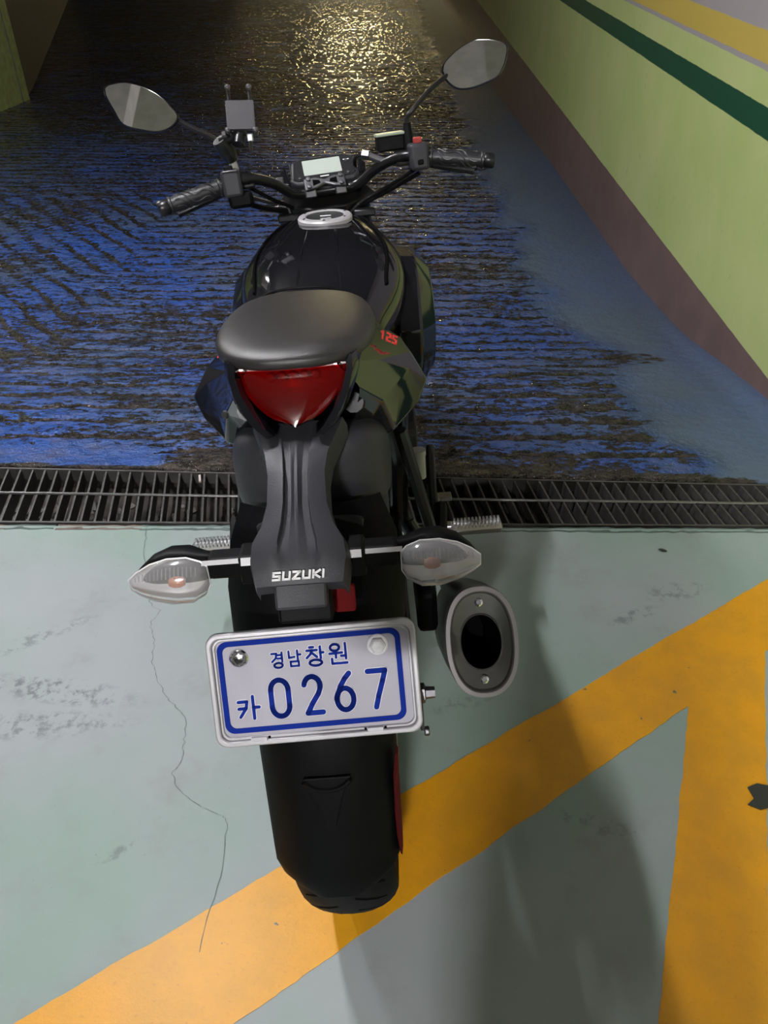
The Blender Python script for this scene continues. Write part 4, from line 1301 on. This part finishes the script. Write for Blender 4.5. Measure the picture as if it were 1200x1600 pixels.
IO = ST(IC)
dash = MB().prism([(-0.078, -0.030), (-0.066, -0.042), (0.066, -0.042), (0.080, -0.028), (0.074, 0.030), (0.055, 0.042), (-0.052, 0.042), (-0.070, 0.030)], IO - IN * 0.034, IU, IV, 0.033).build('instrument_panel', 'matte_plastic', bike, bevel=0.006, segs=3, angle=25)
MB().prism([(-0.070, -0.026), (-0.060, -0.034), (0.060, -0.034), (0.072, -0.024), (0.067, 0.026), (0.050, 0.035), (-0.048, 0.035), (-0.064, 0.026)], IO - IN * 0.001, IU, IV, 0.002).build('panel_face', 'meter_face', dash, smooth=False)
MB().prism(rrect(0.043, 0.0245, 0.002, 3), IO + IN * 0.001 + IV * 0.003 - IU * 0.002, IU, IV, 0.0012).build('lcd_screen', 'lcd', dash, smooth=False)
MB().prism(rrect(0.010, 0.0016, 0.001, 3), IO + IN * 0.001 - IV * 0.0285 + IU * 0.0, IU, IV, 0.0006).build('maker_mark', 'white_print', dash, smooth=False)
for a, b_ in ((0.054, 0.012), (0.054, -0.028), (-0.056, -0.028)):
    MB().lathe([(0, 0), (0.004, 0), (0.0035, 0.0025), (0, 0.003)], IO + IN * 0.001 + IU * a + IV * b_, IN, 12).build('panel_button', 'grey_metal', dash)
MB().prism(rrect(0.007, 0.0012, 0.0008, 3), IO + IN * 0.001 + IU * 0.055 + IV * 0.016, IU, IV, 0.0006).build('panel_mark', 'white_print', dash, smooth=False)
for s in (-1, 1):
    MB().prism([(0, -0.032), (s * 0.016, -0.026), (s * 0.020, 0.010), (s * 0.004, 0.030)][::s], IO + IU * s * 0.079 - IN * 0.03, IU, IV, 0.022).build('panel_cowl', 'gloss_black', dash, smooth=False, bevel=0.003)
    MB().tube([IO + IU * s * 0.0735 + IV * a - IN * 0.002 for a in (-0.024, 0.026)], 0.0012, 6).build('panel_trim', 'chrome', dash)
MB().prism(rrect(0.008, 0.011, 0.002), ST((-0.098, 0.915, 0.935)), IU, IV, 0.012).build('panel_bracket', 'grey_metal', dash, bevel=0.002)

# brake master cylinder and hoses
rc = Vector((0.150, 0.868, 0.990))
m = MB().box(ST(rc), (0.060, 0.040, 0.030), SM)
rv = m.build('brake_reservoir', 'dark_plastic', bike, smooth=False, bevel=0.004)
MB().box(ST(rc + Vector((0, 0, 0.018))), (0.062, 0.042, 0.006), SM).build('reservoir_lid', 'reservoir', rv, smooth=False, bevel=0.002)
m = MB().tube(STL([(0.135, 0.845, 0.955), (0.100, 0.868, 0.972)]), 0.008, 10).tube(STL([(0.102, 0.866, 0.972), (0.088, 0.872, 0.975)]), 0.011, 6)
m.build('hose_fitting', 'grey_metal', rv)
def hose(pts, r, mat='rubber'):
    MB().tube(spline(pts, 8), r, 8).build('hose', mat, bike)
hose([ST((0.09, 0.872, 0.975)), ST((0.075, 0.93, 0.96)), Vector((0.08, 0.98, 0.88)), Vector((0.09, 1.05, 0.75))], 0.0045)
hose([ST((0.20, 0.85, 0.935)), ST((0.14, 0.875, 0.905)), Vector((0.07, 0.90, 0.875)), Vector((0.03, 0.86, 0.83))], 0.0045)
hose([ST((0.205, 0.845, 0.925)), ST((0.13, 0.89, 0.890)), Vector((0.05, 0.92, 0.86)), Vector((0.02, 0.87, 0.82))], 0.0045)
hose([ST((-0.165, 0.85, 0.945)), ST((-0.12, 0.885, 0.91)), Vector((-0.07, 0.92, 0.87)), Vector((-0.05, 0.87, 0.81))], 0.0045)
hose([ST((-0.20, 0.84, 0.925)), ST((-0.14, 0.88, 0.895)), Vector((-0.07, 0.93, 0.86)), Vector((-0.04, 0.88, 0.80))], 0.006)
hose([ST((-0.175, 0.85, 0.93)), ST((-0.13, 0.89, 0.905)), Vector((-0.09, 0.915, 0.885)), Vector((-0.075, 0.87, 0.82))], 0.004, 'grey_metal')
# small steering lock / tank front brackets
MB().box((0.085, 0.885, 0.862), (0.05, 0.03, 0.016)).build('tank_bracket', 'black_metal', bike, bevel=0.004)
MB().box((-0.085, 0.885, 0.862), (0.05, 0.03, 0.016)).build('tank_bracket', 'black_metal', bike, bevel=0.004)

# ---- mirrors
MIRR = [(-0.0706, -0.009), (-0.0658, 0.0067), (-0.0419, 0.027), (-0.0151, 0.0408), (0.0048, 0.0452), (0.0311, 0.0432), (0.0508, 0.0377), (0.065, 0.0298), (0.0639, 0.0091), (0.0572, -0.0103), (0.045, -0.0275), (0.0216, -0.0369), (-0.0052, -0.0441), (-0.0299, -0.0458), (-0.0477, -0.0401), (-0.0632, -0.0258)]
MIRL = [(-0.0608, 0.0383), (-0.0505, 0.0434), (-0.0189, 0.0456), (0.0163, 0.0343), (0.0442, 0.0161), (0.0621, -0.006), (0.0729, -0.0249), (0.0582, -0.0418), (0.0307, -0.0501), (-0.0033, -0.0443), (-0.0385, -0.031), (-0.0513, -0.0033), (-0.061, 0.0238)]
def mirror(c, n, outline, stem):
    c, n = Vector(c), Vector(n).normalized()
    a = Vector((0, 0, 1)).cross(n).normalized()
    b_ = n.cross(a)
    ol = [(p.x, p.y) for p in spline([(x, y, 0) for x, y in outline + outline[:1]], 4)][:-1]
    P = lambda q, k, d: c + a * q[0] * k + b_ * q[1] * k + n * d
    rings = [[P(q, 0.965, 0.0015) for q in ol], [P(q, 1.0, 0.002) for q in ol], [P(q, 1.02, -0.002) for q in ol], [P(q, 0.97, -0.012) for q in ol], [P(q, 0.80, -0.021) for q in ol], [P(q, 0.4, -0.027) for q in ol]]
    root = MB().rings(rings).build('mirror', 'gloss_black', bike)
    MB().prism([(q[0] * 0.962, q[1] * 0.962) for q in ol], c, a, b_, 0.0022).build('mirror_glass', 'mirror_glass', root, smooth=False)
    MB().tube(spline(stem, 8), 0.0052, 10).build('mirror_stem', 'black_metal', root)
    return root
mirror((0.3411, 0.9001, 1.1334), (-0.1254, -0.9622, 0.2419), MIRR, [ST((0.188, 0.85, 0.975)), ST((0.189, 0.852, 1.03)), Vector((0.205, 0.872, 1.06)), Vector((0.245, 0.885, 1.095)), Vector((0.295, 0.915, 1.125))])
mirror((-0.3529, 0.8168, 1.105), (0.2315, -0.9422, 0.2419), MIRL, [ST((-0.188, 0.85, 0.97)), ST((-0.192, 0.845, 1.01)), Vector((-0.215, 0.832, 1.035)), Vector((-0.265, 0.835, 1.062)), Vector((-0.31, 0.836, 1.09))])
MB().tube([ST((0.188, 0.851, 0.972)), ST((0.188, 0.853, 1.025))], [0.0115, 0.0085], 12).build('mirror_boot', 'rubber', bike)
MB().tube([ST((-0.188, 0.851, 0.972)), ST((-0.190, 0.848, 1.003))], [0.010, 0.009], 12).build('mirror_boot', 'pale_boot', bike)

# ---- phone holder clamped to the left mirror stem
ph = MB().tube(STL([(-0.190, 0.846, 1.002), (-0.196, 0.838, 1.025), (-0.206, 0.830, 1.045)]), [0.014, 0.019, 0.017], 14).build('phone_holder', 'black_metal', bike)
tag(ph, 'black clamp phone holder on the left mirror stem')
HC, HU, HV = Vector((-0.150, 0.800, 1.076)), Vector((1, 0.12, -0.06)).normalized(), Vector((-0.02, 0.42, 0.90)).normalized()
HN = HU.cross(HV).normalized()
HV = HN.cross(HU)
MB().prism(rrect(0.0285, 0.0285, 0.003), HC - HN * 0.008, HU, HV, 0.010).build('back_plate', 'phone_grey', ph, smooth=False, bevel=0.0015)
for s in (-1, 1):
    MB().prism([(s * 0.0245, -0.028), (s * 0.0335, -0.024), (s * 0.0335, -0.036), (s * 0.0245, -0.040)][::s], HC - HN * 0.014, HU, HV, 0.018).build('corner_claw', 'black_metal', ph, smooth=False, bevel=0.002)
    p0 = HC + HU * s * 0.021 + HV * 0.024 - HN * 0.004
    p1 = HC + HU * s * 0.021 + HV * 0.050 - HN * 0.002
    MB().tube([p0, p1, p1 + HN * 0.012], 0.0038, 10).build('claw_arm', 'black_metal', ph)
    m = MB().lathe([(0, -.006), (0.0045, -.004), (0.006, 0), (0.0045, .004), (0, .006)], p1 + HN * 0.012, HN, 12)
    m.build('claw_tip', 'phone_grey', ph)
    m = MB().lathe([(0, -.005), (0.004, -.0035), (0.0055, 0), (0.004, .0035), (0, .005)], HC + HU * s * 0.0275 - HV * 0.032 + HN * 0.006, HN, 12)
    m.build('claw_tip', 'phone_grey', ph)
MB().lathe([(0, -0.014), (0.010, -0.012), (0.0155, -0.004), (0.0155, 0.004), (0.010, 0.012), (0, 0.014)], HC - HN * 0.020 - HV * 0.030 - HU * 0.006, HV, 16).build('ball_joint', 'black_metal', ph)
MB().tube([HC - HN * 0.018 - HV * 0.034 - HU * 0.006, HC - HN * 0.016 - HV * 0.052 - HU * 0.010], 0.013, 12).build('joint_clamp', 'black_metal', ph)
MB().tube([ST((-0.204, 0.832, 1.040)), HC - HN * 0.018 - HV * 0.030 - HU * 0.012], 0.011, 12).build('clamp_neck', 'black_metal', ph)
MB().tube([HC - HN * 0.014 - HV * 0.030 - HU * 0.022, HC - HN * 0.014 - HV * 0.034 - HU * 0.040], 0.007, 10).build('thumb_screw', 'grey_metal', ph)
MB().box(HC - HN * 0.012 - HV * 0.040 + HU * 0.016, (0.012, 0.012, 0.014)).build('lock_nut', 'aluminium', ph, smooth=False, bevel=0.002)
MB().tube([HC - HN * 0.012 - HV * 0.045 + HU * 0.016, HC - HN * 0.012 - HV * 0.066 + HU * 0.016], 0.0035, 8).build('lock_screw', 'black_metal', ph)

# ------------------------------------------------------------------ small litter on the ground
m = MB().box((0, 0, 0.003), (0.006, 0.030, 0.006))
o = tag(m.build('paper_scrap', 'paper_white', smooth=False, bevel=0.001), 'small pale stick caught in the drain grate left of the motorcycle', 'scrap')
o.location = (-0.468, 0.958, 0.001)
o.rotation_euler = (0, 0, rad(12))
ol = [(0.0, 0.028), (0.02, 0.036), (0.045, 0.030), (0.065, 0.006), (0.06, -0.014), (0.03, -0.010), (0.008, -0.016), (-0.012, -0.006), (0.004, 0.006)]
rows = []
m = MB()
m.prism(ol, (0, 0, 0), (1, 0, 0), (0, 1, 0), 0.003)
o = tag(m.build('leaf', 'scrap_dark', smooth=False, bevel=0.001), 'dark dry leaf lying on the yellow line at the right edge', 'leaf')
o.location = (0.700, -0.005, 0.0012)
ring = [[(0.011 * k * math.cos(t), 0.005 * k * math.sin(t), z) for t in np.linspace(0, 2 * math.pi, 12)[:-1]] for k, z in ((0.6, 0), (1.0, 0.002), (0.7, 0.004), (0.2, 0.005))]
o = tag(MB().rings(ring).build('pebble', 'scrap_dark'), 'small dark pebble on the green floor just below the grate', 'pebble')
o.location = (0.728, 0.672, 0.0)
o.rotation_euler = (0, 0, rad(-20))

# ------------------------------------------------------------------ the photographer, standing behind the camera (the shade at lower right)
simple('skin', (0.42, 0.25, 0.17), 0.5)
simple('jacket_cloth', (0.03, 0.032, 0.04), 0.85)
simple('trouser_cloth', (0.02, 0.022, 0.03), 0.85)
simple('shoe_black', (0.015, 0.015, 0.016), 0.5)
simple('hair_black', (0.008, 0.007, 0.006), 0.6)
simple('phone_body', (0.02, 0.02, 0.022), 0.2)
simple('eye_white', (0.7, 0.7, 0.68), 0.3)
def skinned(name, chains, mat, parent=None, sub=1):
    """limbs grown from chains of (point, radius); a chain may start at a named joint of an earlier one"""
    vs, es, rs_, names = [], [], [], {}
    for ch in chains:
        prev = None
        for item in ch:
            if isinstance(item, str):
                prev = names[item]
                continue
            p, r = item[0], item[1]
            vs.append(p); rs_.append(r if isinstance(r, tuple) else (r, r))
            i = len(vs) - 1
            if len(item) > 2:
                names[item[2]] = i
            if prev is not None:
                es.append((prev, i))
            prev = i
    me = bpy.data.meshes.new(name)
    me.from_pydata(vs, es, [])
    o = bpy.data.objects.new(name, me)
    col.objects.link(o)
    if parent: o.parent = parent
    md = o.modifiers.new('skin', 'SKIN')
    md.use_smooth_shade = True
    for i, r in enumerate(rs_):
        me.skin_vertices[0].data[i].radius = r
        me.skin_vertices[0].data[i].use_root = (i == 0)
    sb = o.modifiers.new('subdivision', 'SUBSURF')
    sb.levels = sb.render_levels = sub
    me.materials.append(MATS[mat])
    return o
PX, PY = 0.205, -1.16
LW, RW = (0.005, -0.855, 1.215), (0.105, -0.845, 1.205)
body = skinned('person', [
    [((PX, PY, 0.93), (0.13, 0.10), 'pelvis'), ((PX, PY, 1.08), (0.12, 0.09)), ((PX, PY + 0.01, 1.26), (0.14, 0.095), 'chest'), ((PX, PY + 0.01, 1.38), (0.09, 0.07), 'collar'), ((PX - 0.01, PY + 0.04, 1.46), 0.05), ((PX - 0.02, PY + 0.07, 1.53), (0.068, 0.075)), ((PX - 0.02, PY + 0.07, 1.60), (0.072, 0.088)), ((PX - 0.02, PY + 0.06, 1.66), (0.05, 0.06))],
    ['pelvis', ((PX - 0.09, PY, 0.88), 0.082), ((PX - 0.10, PY + 0.02, 0.48), 0.055), ((PX - 0.105, PY - 0.01, 0.10), 0.038)],
    ['pelvis', ((PX + 0.09, PY, 0.88), 0.082), ((PX + 0.11, PY + 0.02, 0.48), 0.055), ((PX + 0.12, PY - 0.01, 0.10), 0.038)],
    ['collar', ((PX - 0.18, PY + 0.01, 1.36), 0.055), ((PX - 0.235, PY + 0.13, 1.12), 0.042), (LW, 0.027)],
    ['collar', ((PX + 0.18, PY + 0.01, 1.36), 0.055), ((PX + 0.20, PY + 0.16, 1.12), 0.042), (RW, 0.027)]], 'skin', sub=2)
tag(body, 'person in dark coat and trousers standing behind the motorcycle holding up a phone', 'person')
skinned('coat', [
    [((PX, PY, 0.56), (0.185, 0.14), 'hem'), ((PX, PY, 0.82), (0.165, 0.13)), ((PX, PY, 1.08), (0.145, 0.115)), ((PX, PY + 0.01, 1.26), (0.165, 0.12)), ((PX, PY + 0.01, 1.38), (0.105, 0.085), 'collar'), ((PX - 0.005, PY + 0.03, 1.43), 0.062)],  # long wide hem added to block light passing between the legs
    ['collar', ((PX - 0.18, PY + 0.01, 1.36), 0.072), ((PX - 0.235, PY + 0.13, 1.12), 0.056), ((LW[0] - 0.003, LW[1] - 0.03, LW[2] - 0.015), 0.038)],
    ['collar', ((PX + 0.18, PY + 0.01, 1.36), 0.072), ((PX + 0.20, PY + 0.16, 1.12), 0.056), ((RW[0] + 0.02, RW[1] - 0.03, RW[2] - 0.015), 0.038)]], 'jacket_cloth', body, 2)
skinned('trousers', [
    [((PX, PY, 0.95), (0.14, 0.11), 'waist'), ((PX, PY, 0.90), (0.145, 0.115), 'seat')],
    ['seat', ((PX - 0.09, PY, 0.84), 0.098), ((PX - 0.10, PY + 0.02, 0.48), 0.073), ((PX - 0.105, PY - 0.01, 0.10), 0.058)],
    ['seat', ((PX + 0.09, PY, 0.84), 0.098), ((PX + 0.11, PY + 0.02, 0.48), 0.073), ((PX + 0.12, PY - 0.01, 0.10), 0.058)]], 'trouser_cloth', body, 2)
for x in (-0.107, 0.122):
    rings = []
    for (dy, hw, h) in ((-0.075, 0.028, 0.075), (-0.06, 0.038, 0.095), (0.0, 0.042, 0.10), (0.07, 0.045, 0.07), (0.14, 0.046, 0.052), (0.175, 0.034, 0.04), (0.188, 0.014, 0.025)):
        rings.append([(PX + x + a, PY + dy, max(0.0, b_)) for a, b_ in section(hw, h, 0.0, h * 0.35, 2.6, 5.0, 16)])
    MB().rings(rings).build('shoe', 'shoe_black', body)
hc = Vector((PX - 0.02, PY + 0.05, 1.60))
rings = []
for t in np.linspace(0.02, 0.98, 9):
    a = math.pi * 0.62 * t
    rings.append([hc + Vector((0.088 * math.sin(a) * math.cos(k), -0.012 + 0.104 * math.sin(a) * math.sin(k) - 0.02 * t, 0.096 * math.cos(a))) for k in np.linspace(0, 2 * math.pi, 21)[:-1]])
MB().rings(rings).build('hair', 'hair_black', body)
face = Vector((PX - 0.02, PY + 0.155, 1.575))
MB().add([face + Vector(v) for v in ((0, 0.0, 0.02), (-0.013, -0.004, -0.022), (0.013, -0.004, -0.022), (0, 0.02, -0.018))], [(0, 1, 3), (0, 3, 2), (1, 2, 3), (0, 2, 1)]).build('nose', 'skin', body, sub=1)
for sgn in (-1, 1):
    MB().lathe([(0, -.008), (0.009, -.004), (0.011, 0), (0.009, .004), (0, .008)], face + Vector((sgn * 0.030, -0.014, 0.012)), (0, 1, 0), 12).build('eye', 'eye_white', body)
    MB().lathe([(0, -.008), (0.012, -.006), (0.018, 0), (0.012, .006), (0, .008)], face + Vector((sgn * 0.078, -0.080, 0.0)), (1, 0, 0), 12).build('ear', 'skin', body)
MB().tube([face + Vector((x, -0.010 - 0.004 * abs(x) * 50, -0.042)) for x in (-0.022, -0.01, 0, 0.01, 0.022)], 0.0045, 8).build('mouth', 'skin', body)
# phone and the fingers closed on its edges
cp_ = Vector((0.04, -0.759, 1.26))
pc_ = cp_ - fw * 0.024 - u2 * 0.050 + r2 * 0.018
phone = MB().prism(rrect(0.036, 0.073, 0.009), pc_, r2, u2, 0.008, both=True).build('smartphone', 'phone_body', bevel=0.0015)
tag(phone, 'dark smartphone held up by the person behind the motorcycle', 'phone')
for sgn, wr, nm in ((-1, Vector(LW), 'hand'), (1, Vector(RW), 'hand')):
    palm = pc_ + r2 * sgn * 0.068 - u2 * 0.045 - fw * 0.030
    ch = [[(tuple(wr), 0.024, 'wrist'), (tuple((wr + palm) / 2), (0.030, 0.020)), (tuple(palm), (0.033, 0.017), 'palm')]]
    for k, (du, ln) in enumerate(((0.030, 0.040), (0.012, 0.046), (-0.006, 0.043), (-0.022, 0.034))):
        b0 = palm + u2 * du + fw * 0.010
        b1 = b0 + fw * 0.010 + r2 * sgn * 0.004
        b2 = pc_ + r2 * sgn * (0.040 - ln * 0.5) - u2 * 0.045 + u2 * du + fw * 0.0120
        ch.append(['palm', (tuple(b0), 0.009), (tuple(b1), 0.0085), (tuple(b2), 0.0075)])
    t0 = palm + u2 * 0.020 - fw * 0.004
    ch.append(['palm', (tuple(t0), 0.0105), (tuple(t0 + u2 * 0.020 - r2 * sgn * 0.012 - fw * 0.004), 0.0095), (tuple(pc_ + r2 * sgn * 0.018 - u2 * 0.010 - fw * 0.013), 0.0085)])
    skinned('hand', ch, 'skin', body, 1)
